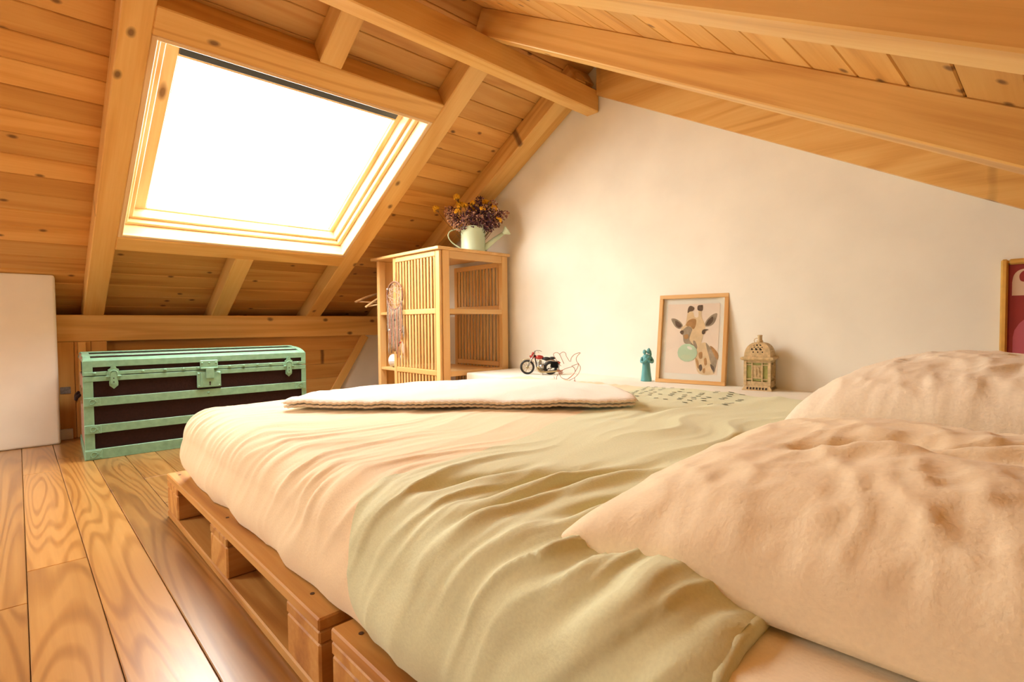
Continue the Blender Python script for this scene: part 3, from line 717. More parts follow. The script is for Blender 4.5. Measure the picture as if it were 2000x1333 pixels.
mesh('rim_rivet', tr(ball((-.045, -.0625, .132), .006, 8, 6, (1.4, .6, .8)), Mc), M_black, can, smooth=True)
def sprig(kind, lab, grp):
    o = empty('dried_flower', (0, 0, 0), 0, lab, 'flower', grp)
    rnd = random.Random(len(kind)*7+3)
    mesh('stem', tube(spline([(0, 0, 0), (.004, .002, .06), (0, -.003, .12), (.002, 0, .172)], 4), .0013, 5), M_stem, o)
    cl = []
    if kind == 'yellow':
        for k in range(34):
            a = rnd.uniform(0, 6.28); q = rnd.uniform(0, .021); cl.append(ball((q*math.cos(a), q*math.sin(a), .182-q*q*16+rnd.uniform(-.003, .005)), rnd.uniform(.0045, .0068), 6, 4))
        mesh('flower_head', join(*cl), M_yel, o)
        for k in range(5):
            a = 1.256*k; mesh('stalk', tube([(0, 0, .158), (.013*math.cos(a), .013*math.sin(a), .178)], .001, 4), M_stem, o)
    else:
        def petals(m, cnt, spread, zr):
            cc = []
            for k in range(cnt):
                a = rnd.uniform(0, 6.28); q = spread*math.sqrt(rnd.random()); z_ = rnd.uniform(*zr); s = rnd.uniform(.0055, .0095)
                R = Matrix.Translation(V((q*math.cos(a), q*math.sin(a), z_))) @ Matrix.Rotation(rnd.uniform(0, 6.28), 4, 'Z') @ Matrix.Rotation(rnd.uniform(-1.2, 1.2), 4, 'X')
                cc.append(tr(([(-s, 0, 0), (0, -.5*s, .35*s), (s, 0, 0), (0, .5*s, .35*s), (0, 0, .9*s), (0, 0, -.5*s)], [[0, 1, 4], [1, 2, 4], [2, 3, 4], [3, 0, 4], [1, 0, 5], [2, 1, 5], [3, 2, 5], [0, 3, 5]]), R))
            return mesh('blossoms', join(*cc), m, o)
        if kind == 'purple': petals(M_pur, 42, .024, (.105, .185)); petals(M_mauve, 14, .026, (.11, .18))
        elif kind == 'mauve': petals(M_mauve, 40, .025, (.10, .18)); petals(M_pur, 16, .022, (.10, .17)); petals(M_blush, 8, .024, (.12, .18))
        else: petals(M_blush, 34, .024, (.11, .18)); petals(M_mauve, 8, .02, (.11, .17))
    return o
kinds = {'yellow': ('yellow yarrow head among the dried flowers in the watering can', 'yellow dried flowers in the can'),
         'purple': ('dark purple dried statice sprig in the watering can', 'purple dried flowers in the can'),
         'mauve': ('dusty mauve dried sprig in the watering can', 'mauve dried flowers in the can'),
         'blush': ('pale blush dried sprig leaning over the can rim', 'blush dried flowers in the can')}
protos = {k: sprig(k, *v) for k, v in kinds.items()}; used = set()
def put(kind, lx, lh, ly, sc=1.0):
    """place a sprig so that its head ends at local (lx along spout, ly depth, lh above the can base)"""
    tip = Mc @ V((lx, ly, lh)); base = Mc @ V((lx*.25, ly*.4, .05))
    d = tip-base; z = d.normalized(); x = z.orthogonal().normalized(); x = (Matrix.Rotation(random.uniform(0, 6.28), 3, z) @ x); y = z.cross(x); s = d.length/.18
    st = Matrix(((x.x*sc, y.x*sc, z.x*s, base.x), (x.y*sc, y.y*sc, z.y*s, base.y), (x.z*sc, y.z*sc, z.z*s, base.z), (0, 0, 0, 1)))
    if kind in used: o = dup(protos[kind], st)
    else:
        used.add(kind); o = protos[kind]
        ch = [c for c in WM if c.parent == o]; o.matrix_basis = st; WM[o] = st
        for c in ch: WM[c] = st @ c.matrix_basis
    return o
for a in ((-.085, .30, .02), (-.075, .27, -.04), (-.09, .232, -.07), (-.045, .277, -.03), (.005, .290, -.02), (.0, .265, .03), (.10, .30, .02), (.075, .31, .05), (.16, .19, -.03), (.06, .25, -.05), (.13, .265, 0)): put('yellow', a[0], a[1], a[2], .95)
for a in ((.03, .29, -.03), (.06, .26, -.05), (.09, .23, -.06), (.12, .215, -.05), (.10, .19, -.06), (-.02, .245, -.06), (-.05, .22, -.07), (0, .20, -.08), (.135, .27, .02), (-.12, .265, .02), (.03, .24, .05), (.11, .17, -.05), (-.01, .30, .03), (.17, .24, 0)): put('purple', a[0], a[1], a[2])
for a in ((.18, .235, 0), (.15, .29, .02), (.12, .31, .0), (-.13, .235, -.03), (-.15, .275, 0), (.05, .21, -.08), (.09, .275, -.02), (.14, .18, -.04), (-.06, .19, -.08), (.02, .225, -.075), (-.16, .255, .0), (.15, .225, -.03)): put('mauve', a[0], a[1], a[2])
for a in ((-.16, .235, -.02), (-.145, .205, -.04), (-.155, .28, .0), (.14, .255, -.04), (-.035, .205, -.085)): put('blush', a[0], a[1], a[2], .9)

tag(put('yellow', -.225, .265, 0, .95), 'lone yellow yarrow head sticking out furthest on the handle side of the can')
tag(put('yellow', -.095, .33, -.01, .95), 'tallest yellow yarrow head rising above the bouquet')
tag(put('purple', .045, .325, 0), 'tallest dark purple sprig at the top of the bouquet')
tag(put('mauve', .205, .25, .02), 'mauve sprig reaching furthest out above the spout')
tag(put('blush', -.10, .165, -.06, .9), 'lowest pale blush sprig drooping over the can rim beside the handle')

# ================================================================== steamer trunk
TA = math.radians(2.2); TL, TD = 1.030, .50
MT_ = Matrix.Translation(V((-3.162, .221, 0))) @ Matrix(((math.sin(TA), -math.cos(TA), 0, 0), (math.cos(TA), math.sin(TA), 0, 0), (0, 0, 1, 0), (0, 0, 0, 1)))   # local x: length, y: depth (away from the bed), z up
trunk = empty('steamer_trunk', MT_ @ V((TL/2, TD/2, 0)), 0, 'old steamer trunk, dark brown with mint green bands, standing under the roof window', 'trunk')
def tb(name, lo, hi, m, par=trunk, bev=.002):
    d = [hi[i]-lo[i] for i in range(3)]; c = [(hi[i]+lo[i])/2 for i in range(3)]; ax = max(range(3), key=lambda i: d[i])
    me = boxmesh(d[0], d[1], d[2], bev, m)
    return link(name, me, par, MT_ @ Matrix.Translation(V(c)))
def tm(name, vf, m, par=trunk, smooth=False): return mesh(name, vf, m, par, MT_, smooth)
body = tb('body', (.006, .006, .006), (TL-.006, TD-.006, .398), M_brown)
# lid with a gently domed top
LZ0 = .402
prof = [(.004, LZ0), (.004, .462), (.012, .474), (.06, .487), (.14, .497), (.25, .502), (.36, .497), (.44, .487), (.488, .474), (.496, .462), (.496, LZ0)]
lv, lf = [], []
for x in (.006, TL-.006):
    for y, z in prof: lv.append((x, y, z))
k = len(prof); lf = [list(range(k)), list(range(2*k-1, k-1, -1))]+[[i, (i+1) % k, k+(i+1) % k, k+i] for i in range(k)]
lid = tm('lid', (lv, lf), M_brown)
# faded papered ends
tb('end_panel', (-.001, .02, .05), (.0055, TD-.02, .395), M_pinkpaper, body); tb('end_panel', (TL-.0055, .02, .05), (TL+.001, TD-.02, .395), M_pinkpaper, body)
tm('lid_end', ([(-.0005 if s else .0055, y, z) for s in (1, 0) for y, z in prof[1:-1]], [list(range(k-2)), list(range(2*(k-2)-1, k-3, -1))]+[[i, (i+1) % (k-2), k-2+(i+1) % (k-2), k-2+i] for i in range(k-2)]), M_pinkpaper, lid)
def band(name, z0, z1, par, y=-.004, th=.010, x0=0, x1=TL): return tb(name, (x0, y, z0), (x1, y+th, z1), M_mint, par, .0015)
band('band', 0, .050, body, -.006, .014); band('band', .126, .166, body); band('band', .256, .297, body); band('band', .374, .3985, body)
band('band', LZ0, .420, lid, -.004); band('band', .442, .474, lid, -.002)
for x0, x1 in ((-.004, .034), (TL-.022, TL+.004)):                     # corner bands on the front
    tb('corner_band', (x0, -.0025, .0), (x1, .0075, .398), M_mint, body, .0015); tb('corner_band', (x0, -.0025, LZ0), (x1, .0075, .472), M_mint, lid, .0015)
tb('base_band', (-.006, -.004, 0), (.004, TD+.004, .05), M_mint, body, .0015); tb('base_band', (TL-.004, -.004, 0), (TL+.006, TD+.004, .05), M_mint, body, .0015)
for y0, y1, z, tl in ((.006, .045, .4755, .30), (.085, .125, .4935, .12), (.23, .27, .5035, 0), (.375, .415, .4935, -.12), (.455, .494, .4755, -.30)):
    Mb = MT_ @ Matrix.Translation(V((TL/2, (y0+y1)/2, z+.001))) @ Matrix.Rotation(tl, 4, 'X')
    link('top_slat', boxmesh(TL+.008, y1-y0, .008, .003, M_mint), lid, Mb)
for x in (.0, TL-.028):
    pf = [(y, z+.0055) for y, z in prof[1:-1]]
    v_ = []
    for q in (0, 1):
        for y, z in pf: v_.append((x+q*.028, y, z))
    v_ += [(a, b, c-.008) for a, b, c in v_]
    n_ = len(pf); f_ = []
    for i in range(n_-1):
        f_ += [[i, i+1, n_+i+1, n_+i], [2*n_+i, 3*n_+i, 3*n_+i+1, 2*n_+i+1], [i, 2*n_+i, 2*n_+i+1, i+1], [n_+i, n_+i+1, 3*n_+i+1, 3*n_+i]]
    f_ += [[0, n_, 3*n_, 2*n_], [n_-1, 3*n_-1, 4*n_-1, 2*n_-1]]
    tm('top_edge', (v_, f_), M_mint, lid)
for x in (.040, .228, .322, .402, .470, .620, .690, .762, .832, .985):
    tm('rivet', ball((x, -.0065, .4135), .0075, 10, 6, (1, .7, 1)), M_mint, lid, True)
for z in (.277, .146): tm('rivet', ball((.515, -.005, z), .0065, 10, 6, (1, .6, 1)), M_mint, body, True)
for zc in (.277, .146, .025):                                          # embossed strap ends
    for xa, s in ((.03, 1), (TL-.03, -1)):
        p_ = tb('strap_plate', (xa-.034, -.0075 if zc > .1 else -.009, zc-.021), (xa+.030, -.001, zc+.021), M_mint, body, .002)
        yv = -.0082 if zc > .1 else -.0098
        tm('embossing', tube(spline([(xa-.012*s, yv, zc+.002), (xa-.004*s, yv, zc+.012), (xa+.010*s, yv, zc+.006), (xa+.002*s, yv, zc-.010), (xa-.010*s, yv, zc-.010)], 4, True), .0018, 5, True), M_mint, p_, True)
        for dx, dz in ((.022, .013), (.022, -.013), (.014, .0)):
            tm('pin', ball((xa+dx*s, yv, zc+dz), .0026, 6, 4), M_mint, p_, True)
# lock
lk = tb('lock', (.462, -.012, .307), (.575, -.002, .389), M_mint, body, .003)
for x, z in ((.470, .315), (.470, .381), (.567, .315), (.567, .381)): tm('pin', ball((x, -.0125, z), .0055, 8, 5, (1, .6, 1)), M_mint, lk, True)
tb('lock_ridge', (.478, -.016, .309), (.486, -.011, .387), M_mint, lk, .002)
tb('keyhole', (.519, -.0132, .318), (.5245, -.0115, .331), M_black, lk, .0005); tm('keyhole', tr(lathe([(.0045, 0), (.0045, .0012)], 10), Matrix.Translation(V((.5218, -.0118, .333))) @ Matrix.Rotation(math.pi/2, 4, 'X')), M_black, lk)
hs = tb('hasp', (.478, -.011, .408), (.562, -.003, .452), M_mint, lid, .003)
for x in (.487, .52, .553): tm('pin', ball((x, -.0115, .437), .005, 8, 5, (1, .6, 1)), M_mint, hs, True)
tm('hinge_roll', tube([(.480, -.012, .409), (.560, -.012, .409)], .006, 8), M_mint, hs, True)
tb('hasp_tongue', (.503, -.0185, .353), (.543, -.011, .408), M_mint, hs, .003)
# latches
def latch(xc, sc=1.0):
    up = [(-.026, 0), (-.026, .012), (-.020, .020), (-.022, .028), (-.012, .034), (-.009, .044), (0, .052), (.009, .044), (.012, .034), (.022, .028), (.020, .020), (.026, .012), (.026, 0)]
    dn = [(-.022, 0), (-.020, -.016), (-.016, -.022), (-.018, -.034), (-.017, -.048), (-.008, -.056), (0, -.064), (.008, -.056), (.017, -.048), (.018, -.034), (.016, -.022), (.020, -.016), (.022, 0)]
    la = tm('latch', prism([(xc+a*sc, LZ0-.002+b) for a, b in up], -.010, -.004), M_mint, lid)
    ja = tm('latch_plate', prism([(xc+a*sc, LZ0-.004+b) for a, b in dn], -.010, -.004), M_mint, body)
    tm('lever', prism([(xc+a*sc, LZ0+b) for a, b in ((-.012, .006), (-.012, -.040), (-.006, -.048), (.006, -.048), (.012, -.040), (.012, .006), (.006, .014), (-.006, .014))], -.016, -.010), M_mint, la)
    tm('loop', tube(spline([(xc-.014*sc, -.013, LZ0-.004), (xc-.014*sc, -.014, LZ0+.014), (xc, -.014, LZ0+.022), (xc+.014*sc, -.014, LZ0+.014), (xc+.014*sc, -.013, LZ0-.004)], 4), .0026, 6), M_mint, la, True)
    tm('hinge_pin', tube([(xc-.030*sc, -.011, LZ0-.006), (xc+.030*sc, -.011, LZ0-.006)], .0042, 8), M_mint, ja, True)
    for z in (-.016, -.034): tm('pin_hole', tr(lathe([(.003, 0), (.003, .001)], 8), Matrix.Translation(V((xc, -.0158, LZ0+z))) @ Matrix.Rotation(math.pi/2, 4, 'X')), M_black, la)
latch(.112); latch(.932)
# carrying handle on the near end
hd = tm('handle_plate', join(bx((-.006, .17, .255), (-.001, .20, .335)), bx((-.006, .31, .255), (-.001, .34, .335))), M_brass, body)
tm('handle', tube(spline([(-.008, .185, .300), (-.022, .195, .285), (-.024, .255, .270), (-.022, .315, .285), (-.008, .325, .300)], 5), .008, 8), M_brown, body, True)

# ================================================================== things on the ledge
# ---- giraffe picture leaning on the wall
FW, FH, FT = .325, .425, .024
ang = math.radians(9.0); lean = math.radians(8.5)
MF = Matrix.Translation(V((-1.345, 2.236, LZ+.001))) @ Matrix.Rotation(ang, 4, 'Z') @ Matrix.Rotation(-lean, 4, 'X')    # local x: width, z: up, y: depth (0 = front)
pic = empty('framed_print', (-1.19, 2.27, LZ), 0, 'giraffe print with a mint bubble in a light oak frame leaning on the wall', 'picture')
def fm(name, vf, m, par=pic, smooth=False): return mesh(name, vf, m, par, MF, smooth)
fr = []
def fb(name, x0, x1, z0, z1, y0, y1, m, par=pic, bev=.0015):
    L_, hgt = x1-x0, z1-z0
    if L_ > hgt: M_ = MF @ Matrix.Translation(V(((x0+x1)/2, (y0+y1)/2, (z0+z1)/2))); return link(name, boxmesh(L_, y1-y0, hgt, bev, m), par, M_)
    M_ = MF @ Matrix.Translation(V(((x0+x1)/2, (y0+y1)/2, (z0+z1)/2))) @ Matrix.Rotation(math.pi/2, 4, 'Y'); return link(name, boxmesh(hgt, y1-y0, L_, bev, m), par, M_)
FB = .018
fb('frame_rail', 0, FW, 0, FB, 0, FT, M_frame); fb('frame_rail', 0, FW, FH-FB, FH, 0, FT, M_frame)
fb('frame_stile', 0, FB, FB, FH-FB, 0, FT, M_frame); fb('frame_stile', FW-FB, FW, FB, FH-FB, 0, FT, M_frame)
fb('mount', FB, FW-FB, FB, FH-FB, .014, .018, M_paper, pic, 0)
art = fb('blush_ground', FB+.022, FW-FB-.022, FB+.030, FH-FB-.026, .0130, .0141, M_pinkp, pic, 0)
def pp(q, y=0): return [(FB+.018+a*(FW-2*FB-.036), FB+.024+(1-b)*(FH-2*FB-.044)) for a, b in q]
def shape(name, q, m, d, smo=True):
    pts = pp(q)
    if smo: pts = [(p.x, p.z) for p in spline([(a, 0, b) for a, b in pts], 4, True)]
    fm(name, prism(pts, .0128-d*.0002, .0131-d*.0002), m, art)
def disc(name, cx, cy, rx, ry, m, d, ro=0):
    shape(name, [(cx+rx*math.cos(t)*math.cos(ro)-ry*math.sin(t)*math.sin(ro), cy+(rx*math.cos(t)*math.sin(ro)+ry*math.sin(t)*math.cos(ro))) for t in [2*math.pi*k/14 for k in range(14)]], m, d, False)
# coordinates: fraction of the picture area, b downwards
shape('neck', [(.60, .62), (.72, .55), (.80, .58), (.90, .66), (.97, .74), (.95, .86), (.93, .97), (.66, .97), (.58, .78)], M_gir1, 1)
shape('mane', [(.76, .56), (.82, .60), (.97, .74), (.93, .96), (.88, .86), (.82, .72)], M_gir4, 2)
shape('mane_stripe', [(.84, .60), (.90, .62), (.985, .70), (.975, .78), (.90, .69)], M_gir2, 3)
shape('neck_spot', [(.585, .77), (.64, .80), (.66, .90), (.63, .89)], M_gir2, 2)
shape('neck_spot', [(.655, .87), (.70, .85), (.72, .91), (.68, .94)], M_gir3, 2)
shape('neck_spot', [(.73, .91), (.77, .90), (.77, .96), (.735, .96)], M_gir2, 2)
shape('neck_spot', [(.64, .70), (.70, .68), (.71, .76), (.66, .77)], M_gir2, 2)
shape('neck_spot', [(.74, .78), (.78, .76), (.80, .84), (.76, .86)], M_gir2, 2)
shape('neck_spot', [(.86, .84), (.93, .88), (.93, .94), (.88, .90)], M_gir3, 3)
shape('ear', [(.09, .225), (.16, .22), (.26, .26), (.32, .32), (.27, .365), (.19, .345), (.13, .29)], M_gir4, 1); shape('ear_shade', [(.17, .25), (.25, .275), (.30, .32), (.26, .35), (.19, .32)], M_gir3, 2)
shape('ear', [(.72, .32), (.76, .24), (.85, .175), (.935, .155), (.93, .22), (.88, .30), (.79, .335)], M_gir4, 1); shape('ear_shade', [(.745, .315), (.78, .25), (.86, .20), (.87, .26), (.81, .315)], M_gir3, 2)
shape('head', [(.37, .30), (.395, .16), (.42, .10), (.50, .14), (.53, .20), (.60, .20), (.60, .09), (.66, .08), (.66, .20), (.72, .29), (.74, .37), (.70, .46), (.68, .55), (.63, .65), (.585, .64), (.52, .60), (.42, .575), (.36, .555), (.335, .47), (.29, .40), (.30, .345)], M_gir1, 3)
shape('forehead', [(.38, .31), (.42, .25), (.50, .225), (.565, .24), (.56, .32), (.52, .37), (.46, .33), (.41, .33)], M_gir2, 4)
shape('cheek_shade', [(.32, .39), (.42, .33), (.50, .37), (.47, .45), (.46, .52), (.53, .585), (.44, .58), (.36, .555), (.335, .47)], M_gir4, 4)
shape('cheek_spot', [(.35, .46), (.42, .44), (.44, .49), (.38, .51)], M_gir2, 5)
shape('nose_shade', [(.40, .575), (.50, .575), (.56, .60), (.52, .605), (.44, .585)], M_gir3, 5)
shape('horn_tip', [(.40, .095), (.42, .055), (.46, .045), (.52, .075), (.50, .115), (.44, .125), (.40, .145)], M_gir3, 4)
shape('horn_tip', [(.58, .10), (.585, .045), (.65, .038), (.675, .045), (.675, .11), (.63, .12)], M_gir3, 4)
shape('eye', [(.27, .41), (.31, .385), (.345, .40), (.34, .435), (.31, .445)], M_gir3, 5); shape('eye', [(.68, .42), (.69, .385), (.735, .37), (.80, .375), (.75, .395), (.735, .43), (.70, .44)], M_gir3, 5)
shape('jaw_shade', [(.53, .53), (.57, .54), (.61, .61), (.59, .645), (.54, .59)], M_gir4, 5)
disc('bubble', .43, .695, .185, .125, M_mintp, 6); disc('bubble_shine', .47, .63, .05, .02, M_paper, 7, .3); disc('bubble_shade', .41, .755, .10, .035, M_can, 7)
fb('glazing', FB, FW-FB, FB, FH-FB, .0085, .0092, M_glass, pic, 0)
# ---- red poster in a gilt frame hung on the wall
GX0, GX1, GZ0, GZ1 = -.132, .30, .27+.09, .826
po = empty('framed_poster', ((GX0+GX1)/2, Y1-.012, GZ0), 0, 'red and pink poster in a gilt frame at the right edge of the wall', 'poster')
yb = Y1-.002; yf = Y1-.026
for lo, hi in (((GX0, yf, GZ0), (GX0+.018, yb, GZ1)), ((GX1-.018, yf, GZ0), (GX1, yb, GZ1)), ((GX0+.018, yf, GZ1-.018), (GX1-.018, yb, GZ1)), ((GX0+.018, yf, GZ0), (GX1-.018, yb, GZ0+.018))):
    wbox('frame_member', lo, hi, M_gold, po, .005)
sh = wbox('poster_sheet', (GX0+.018, yb-.012, GZ0+.018), (GX1-.018, yb-.009, GZ1-.018), M_pred, po, 0)
def ps(name, pts, m, d, sub=True):
    mesh(name, prism(pts, yb-.0125-d*.0004, yb-.0120-d*.0003), m, sh)
gx = GX0+.027; gz = GZ1-.030
def sp(q): return [(p.x, p.z) for p in spline([(a, 0, b) for a, b in q], 5)]
ltr = [(gx, gz-.088)] + sp([(gx, gz-.045), (gx+.004, gz-.022), (gx+.016, gz-.007), (gx+.040, gz)]) + [(gx+.062, gz), (gx+.062, gz-.088), (gx+.048, gz-.088), (gx+.048, gz-.052), (gx+.034, gz-.052)] + sp([(gx+.034, gz-.056), (gx+.044, gz-.072), (gx+.043, gz-.088)])
ps('letter', ltr, M_pcream, 0)
ctr = sp([(gx+.048, gz-.006), (gx+.028, gz-.008), (gx+.017, gz-.022), (gx+.019, gz-.040), (gx+.030, gz-.046)]) + [(gx+.048, gz-.046)]
ps('letter_counter', ctr, M_pred, 1)
arch = lambda x0, x1, zt, zb: [(x0, zb)] + [(x0+(x1-x0)/2*(1-math.cos(t)), zt-(x1-x0)/2*.62+(x1-x0)/2*.62*math.sin(t)) for t in [math.pi*k/16 for k in range(17)]] + [(x1, zb)]
ps('pink_arch', arch(gx+.004, GX1-.031, gz-.108, GZ0+.03), M_ppink, 0); ps('red_arch', arch(gx+.046, GX1-.073, gz-.140, GZ0+.03), M_pred, 1); ps('inner_arch', arch(gx+.088, GX1-.115, gz-.175, GZ0+.03), M_ppink, 2)

# ---- lantern
LS = .104
ML = Matrix.Translation(V((-.872, 2.283, LZ))) @ Matrix.Rotation(math.radians(9), 4, 'Z')
la = empty('metal_lantern', (-.872, 2.283, LZ), math.radians(9), 'cream distressed metal lantern with a pierced domed roof on the ledge', 'lantern')
def lm(name, vf, m=M_lantern, par=la, smooth=False): return mesh(name, vf, m, par, ML, smooth)
def sq_loft(levels, par=la, name='base', m=M_lantern):
    v, f = [], []
    for h, z in levels: v += [(-h, -h, z), (h, -h, z), (h, h, z), (-h, h, z)]
    for i in range(len(levels)-1):
        for k_ in range(4): f.append([i*4+k_, i*4+(k_+1) % 4, i*4+4+(k_+1) % 4, i*4+4+k_])
    n = len(levels)*4; f += [[3, 2, 1, 0], [n-4, n-3, n-2, n-1]]
    return lm(name, (v, f), m, par)
h_ = LS/2
base = sq_loft([(h_+.006, 0), (h_+.006, .003), (h_-.001, .014), (h_-.003, .020), (h_-.003, .024)])
for s4 in range(4):
    R = Matrix.Rotation(s4*math.pi/2, 4, 'Z')
    # cut pattern strip on the base
    for i in range(7):
        x = -.036+.012*i; lm('cutout', tr(([(x-.003, -(h_+.0052), .0045), (x+.003, -(h_+.0052), .0045), (x+.003, -(h_+.0003), .0128), (x-.003, -(h_+.0003), .0128)], [[0, 1, 2, 3]]), R @ Matrix.Translation(V((0, -.0009, .0007)))), M_black, base)
    lm('post', tr(bx((-h_, -h_, .022), (-h_+.011, -h_+.011, .128)), R))
    sd = lm('side_panel', join(*[tr(q, R) for q in (
        [bx((-h_+.011, -h_+.002, .024), (h_-.011, -h_+.006, .038)), bx((-h_+.011, -h_+.002, .116), (h_-.011, -h_+.006, .128)),
         bx((-h_+.011, -h_+.002, .046), (-.019, -h_+.005, .050)), bx((-h_+.011, -h_+.002, .106), (-.019, -h_+.005, .110)),
         bx((.019, -h_+.002, .046), (h_-.011, -h_+.005, .050)), bx((.019, -h_+.002, .106), (h_-.011, -h_+.005, .110)),
         bx((-.022, -h_+.001, .036), (-.017, -h_+.006, .118)), bx((.017, -h_+.001, .036), (.022, -h_+.006, .118)),
         bx((-.017, -h_+.002, .050), (.017, -h_+.005, .054)), bx((-.017, -h_+.002, .102), (.017, -h_+.005, .106))])]))
    lm('panel_plate', tr(bx((-.017, -h_+.003, .054), (.017, -h_+.005, .102)), R), M_lantern, sd)
    tw = []
    for t in range(5):
        a = -.013+.0065*t; tw.append(tube([R @ V((a, -h_+.0022, .057)), R @ V((a+.006*(1 if t % 2 else -1), -h_+.0015, .078)), R @ V((a-.002, -h_+.0022, .099))], .0011, 5))
    lm('filigree', join(*tw), M_lantern, sd)
    lm('glass', tr(bx((-h_+.010, -h_+.0075, .04), (h_-.010, -h_+.009, .116)), R), M_candle, sd)
cor = sq_loft([(h_+.004, .126), (h_+.010, .130), (h_+.012, .134), (h_+.010, .139), (h_+.002, .141)], la, 'cornice')
# pierced dome: grid of small facets with the piercings really cut out
dv, df = [], []; nd, md = 22, 16
def dome_r(t): return (h_-.001)*max(.14, math.cos(t*math.pi/2*.95)**.75)
def dome_z(t): return .141+.060*math.sin(t*math.pi/2)
for s4 in range(4):
    R = Matrix.Rotation(s4*math.pi/2, 4, 'Z'); off = len(dv)
    for j in range(md+1):
        t = j/md; r_ = dome_r(t)
        for i in range(nd+1): dv.append(R @ V(((-1+2*i/nd)*r_, -r_, dome_z(t))))
    for j in range(md):
        for i in range(nd):
            inside = 2 < j < 13 and 3+(j-2)*.35 < i < nd-4-(j-2)*.35
            hole = inside and ((i % 4 in (1, 2)) and (j % 4 in (1, 2)) and not (i % 4 == 2 and j % 4 == 2) or (i % 4 == 3 and j % 4 == 3))
            if not hole: k_ = off+j*(nd+1)+i; df.append([k_, k_+1, k_+nd+2, k_+nd+1])
lm('dome', (dv, df))
lm('dome_liner', tr(lathe([(h_-.010, .141), (h_-.014, .165), (.028, .185), (.012, .194)], 16), Matrix()), M_black)
lm('finial', join(lathe([(.012, .198), (.013, .206), (.009, .212), (.009, .226), (.011, .230), (.006, .232)], 12)), M_lantern, la, True)
lm('ring', tube([(.010*math.cos(t)-.012, -.004+.010*math.sin(t)*.3, .208+.010*math.sin(t)) for t in [2*math.pi*k/14 for k in range(14)]], .0016, 6, True), M_lantern, la, True)
lm('candle', tr(lathe([(.026, .024), (.026, .085), (.022, .088), (.002, .088)], 16), Matrix()), M_candle, la, True)

# ---- teal couple figurine
MCp = Matrix.Translation(V((-1.398, 2.245, LZ))) @ Matrix.Rotation(YAW, 4, 'Z')          # local x across the view
cp = empty('figurine', (-1.398, 2.245, LZ), 0, 'small teal figurine of two embracing figures in a long robe', 'figurine')
def cm(name, vf, m=M_teal, smooth=True): return mesh(name, vf, m, cp, MCp, smooth)
def oval(levels, n=24):
    v, f = [], []
    for cx, rx, ry, z in levels:
        for k_ in range(n):
            a = 2*math.pi*k_/n; w_ = 1+.05*math.sin(5*a+z*40); v.append((cx+rx*math.cos(a)*w_, ry*math.sin(a)*w_, z))
    for i in range(len(levels)-1):
        for k_ in range(n): f.append([i*n+k_, i*n+(k_+1) % n, (i+1)*n+(k_+1) % n, (i+1)*n+k_])
    f += [list(range(n))[::-1], [(len(levels)-1)*n+k_ for k_ in range(n)]]
    return v, f
cm('robe', oval([(0, .0265, .024, 0), (0, .0265, .024, .003), (-.001, .0235, .021, .03), (-.002, .0195, .0175, .07), (-.002, .0175, .016, .092), (-.001, .0215, .017, .108), (0, .022, .016, .118), (0, .015, .012, .128), (0, .010, .009, .133)]))
cm('head', ball((-.009, 0, .144), .0105, 14, 10, (.9, .95, 1.15))); cm('head', ball((.010, 0, .147), .0105, 14, 10, (.9, 1, 1.25)))
cm('hair', join(ball((.013, .003, .150), .0105, 12, 8, (.75, 1, 1.3)), tube([(.018, .003, .150), (.021, .002, .130), (.018, 0, .112)], [.006, .006, .003], 8)))
cm('arm', tube(spline([(-.021, 0, .118), (-.028, -.006, .098), (-.018, -.016, .096), (0, -.019, .112), (.010, -.016, .122)], 5), .0060, 10))
cm('arm', tube(spline([(.021, 0, .120), (.030, -.004, .102), (.024, -.014, .094), (.008, -.020, .100), (-.006, -.018, .116)], 5), .0060, 10))
cm('shoulder_bundle', ball((.028, .002, .100), .011, 12, 8, (.8, .9, 1.1)))

# ---- copper wire bird
MB_ = Matrix.Translation(V((-1.672, 1.972, LZ))) @ Matrix.Rotation(YAW, 4, 'Z')
wbird = empty('wire_bird', (-1.672, 1.972, LZ), 0, 'bent copper wire bird with looped tail feathers beside the toy motorcycle', 'ornament')
K_ = 1/(13.333*380)                                                    # zoom pixel -> metre
def wp(pts, depth=0.0): return [((x-1480)*K_, depth+.006*math.sin(i*.9), max(.002, (1000-y)*K_)) for i, (x, y) in enumerate(pts)]
def wire(name, pts, depth=0, r=.0013): mesh(name, tube(spline(wp(pts, depth), 6), r, 6), M_copper, wbird, MB_, True)
wire('tail_feather', [(1310, 610), (1240, 520), (1150, 390), (1120, 310), (1170, 270), (1230, 275), (1275, 320), (1330, 440), (1385, 550)])
wire('tail_feather', [(1275, 320), (1320, 280), (1380, 260), (1430, 290), (1445, 360), (1490, 440), (1530, 500)], .008)
wire('neck_and_beak', [(1550, 500), (1570, 410), (1640, 330), (1720, 290), (1790, 280), (1730, 340), (1690, 410), (1700, 490), (1760, 570), (1800, 650), (1780, 740), (1720, 830), (1640, 900), (1520, 960), (1380, 990), (1240, 990), (1170, 970), (1130, 870)])
wire('wing', [(1200, 700), (1300, 730), (1400, 680), (1520, 640), (1600, 625), (1650, 700), (1640, 770), (1580, 850), (1480, 930), (1380, 930), (1300, 880), (1270, 800)], -.01)
wire('wing', [(1580, 620), (1660, 590), (1750, 570), (1740, 640), (1680, 740), (1600, 840), (1480, 940)], .012)
wire('breast_coil', [(1290+85*math.cos(t*1.9)*(1-.03*t), 760+60*math.sin(t*2.3)) for t in range(0, 24)], 0, .0008)
wire('foot', [(1640, 900), (1655, 960), (1640, 990), (1680, 992)]); wire('foot', [(1210, 985), (1200, 900), (1240, 830)], .01); wire('foot', [(1420, 985), (1430, 998), (1380, 998)], -.012)

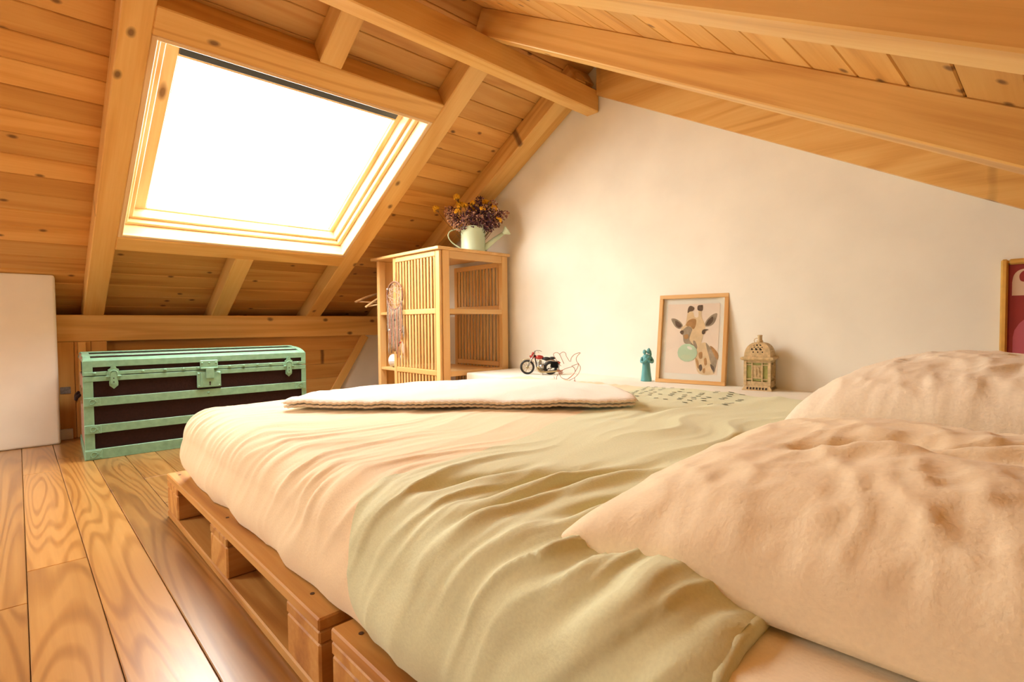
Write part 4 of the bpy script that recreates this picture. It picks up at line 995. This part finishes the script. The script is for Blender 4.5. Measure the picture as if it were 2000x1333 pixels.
# ---- toy motorcycle
mc = empty('toy_motorcycle', (-2.02, 2.14, LZ), math.radians(33), 'small black and red model motorcycle on the ledge beside the wardrobe', 'model motorcycle')
MM = Matrix.Translation(V((-2.118, 2.078, LZ))) @ Matrix.Rotation(math.radians(33.5), 4, 'Z')      # local x: front wheel (0) to rear (.235)
def mm(name, vf, m, par=mc, smooth=True): return mesh(name, vf, m, par, MM, smooth)
def wheel(cx, r, tw, par_name, m_t, m_r, yaw=0):
    Rw = Matrix.Translation(V((cx, 0, r))) @ Matrix.Rotation(yaw, 4, 'Z') @ Matrix.Rotation(math.pi/2, 4, 'X')
    tp = [((r-tw)*math.cos(2*math.pi*k/26), (r-tw)*math.sin(2*math.pi*k/26), 0) for k in range(26)]
    wh = mm(par_name, tr(tube(tp, tw, 8, True), Rw), m_t)
    mm('rim', tr(tube([(x*.86, y*.86, z) for x, y, z in tp], .0022, 6, True), Rw), m_r, wh)
    mm('hub', tr(lathe([(.007, -.007), (.009, -.003), (.009, .003), (.007, .007)], 12), Rw), m_r, wh)
    sp_ = [tube([(0, 0, .003*(-1)**k), (r*.78*math.cos(k*math.pi/5), r*.78*math.sin(k*math.pi/5), 0)], .0011, 4) for k in range(10)]
    mm('spokes', tr(join(*sp_), Rw), m_r, wh)
wheel(.042, .042, .0062, 'front_wheel', M_black, M_brass)
wheel(.175, .039, .0088, 'rear_wheel', M_black, M_steel)
mm('rear_fender', tube([(.175+.043*math.cos(t), 0, .039+.043*math.sin(t)) for t in [math.radians(a) for a in range(-20, 171, 12)]], .0075, 8), M_steel)
for s_ in (-1, 1):
    mm('fork', tube([(.042, .012*s_, .042), (.085, .012*s_, .118)], .0030, 8), M_steel)
    mm('handlebar', tube(spline([(.085, .004*s_, .120), (.088, .02*s_, .134), (.105, .040*s_, .134), (.118, .044*s_, .128)], 4), .0022, 6), M_steel)
    mm('exhaust', tube(spline([(.10, .016*s_, .04), (.12, .022*s_, .018), (.17, .026*s_, .018), (.225, .026*s_, .024)], 4), .0052, 8), M_brass if s_ < 0 else M_steel)
    mm('saddlebag', tr(bx((.182, .012*s_-.006, .040), (.222, .012*s_+.012*s_+.006, .075)), Matrix()), M_black)
mm('frame', join(tube([(.085, 0, .112), (.098, 0, .030), (.15, 0, .026), (.178, 0, .040)], .0035, 8), tube([(.085, 0, .108), (.13, 0, .088), (.178, 0, .080), (.178, 0, .04)], .0035, 8)), M_black)
mm('headlamp', tube([(.070, 0, .117), (.084, 0, .114)], [.012, .009], 12), M_red)
mm('windshield', tube([(.066, 0, .112), (.072, 0, .100), (.080, 0, .094)], [.013, .014, .006], 10), M_red)
mm('front_fender', tube([(.042+.046*math.cos(t), 0, .042+.046*math.sin(t)) for t in [math.radians(a) for a in range(30, 150, 12)]], .0022, 6), M_brass)
mm('tank', ball((.112, 0, .098), .02, 14, 10, (1.25, .75, .62)), M_red)
mm('seat', join(ball((.152, 0, .091), .02, 12, 8, (1.2, .8, .5)), ball((.186, 0, .094), .016, 12, 8, (1.2, .8, .5))), M_black)
for k_ in range(5): mm('engine_fin', tr(lathe([(.017, 0), (.017, .003)], 14), Matrix.Translation(V((.112, 0, .048+.0062*k_)))), M_steel)
mm('engine', join(ball((.118, 0, .040), .019, 14, 8, (1.3, .9, .9)), tube([(.112, 0, .04), (.112, 0, .082)], .012, 10)), M_brass)
mm('air_filter', tube([(.128, -.022, .046), (.128, -.014, .046)], .013, 14), M_steel)
mm('tail_lamp', ball((.226, 0, .068), .006, 8, 6), M_red)
mm('kickstand', tube([(.13, -.012, .03), (.135, -.028, .001)], .002, 6), M_steel)
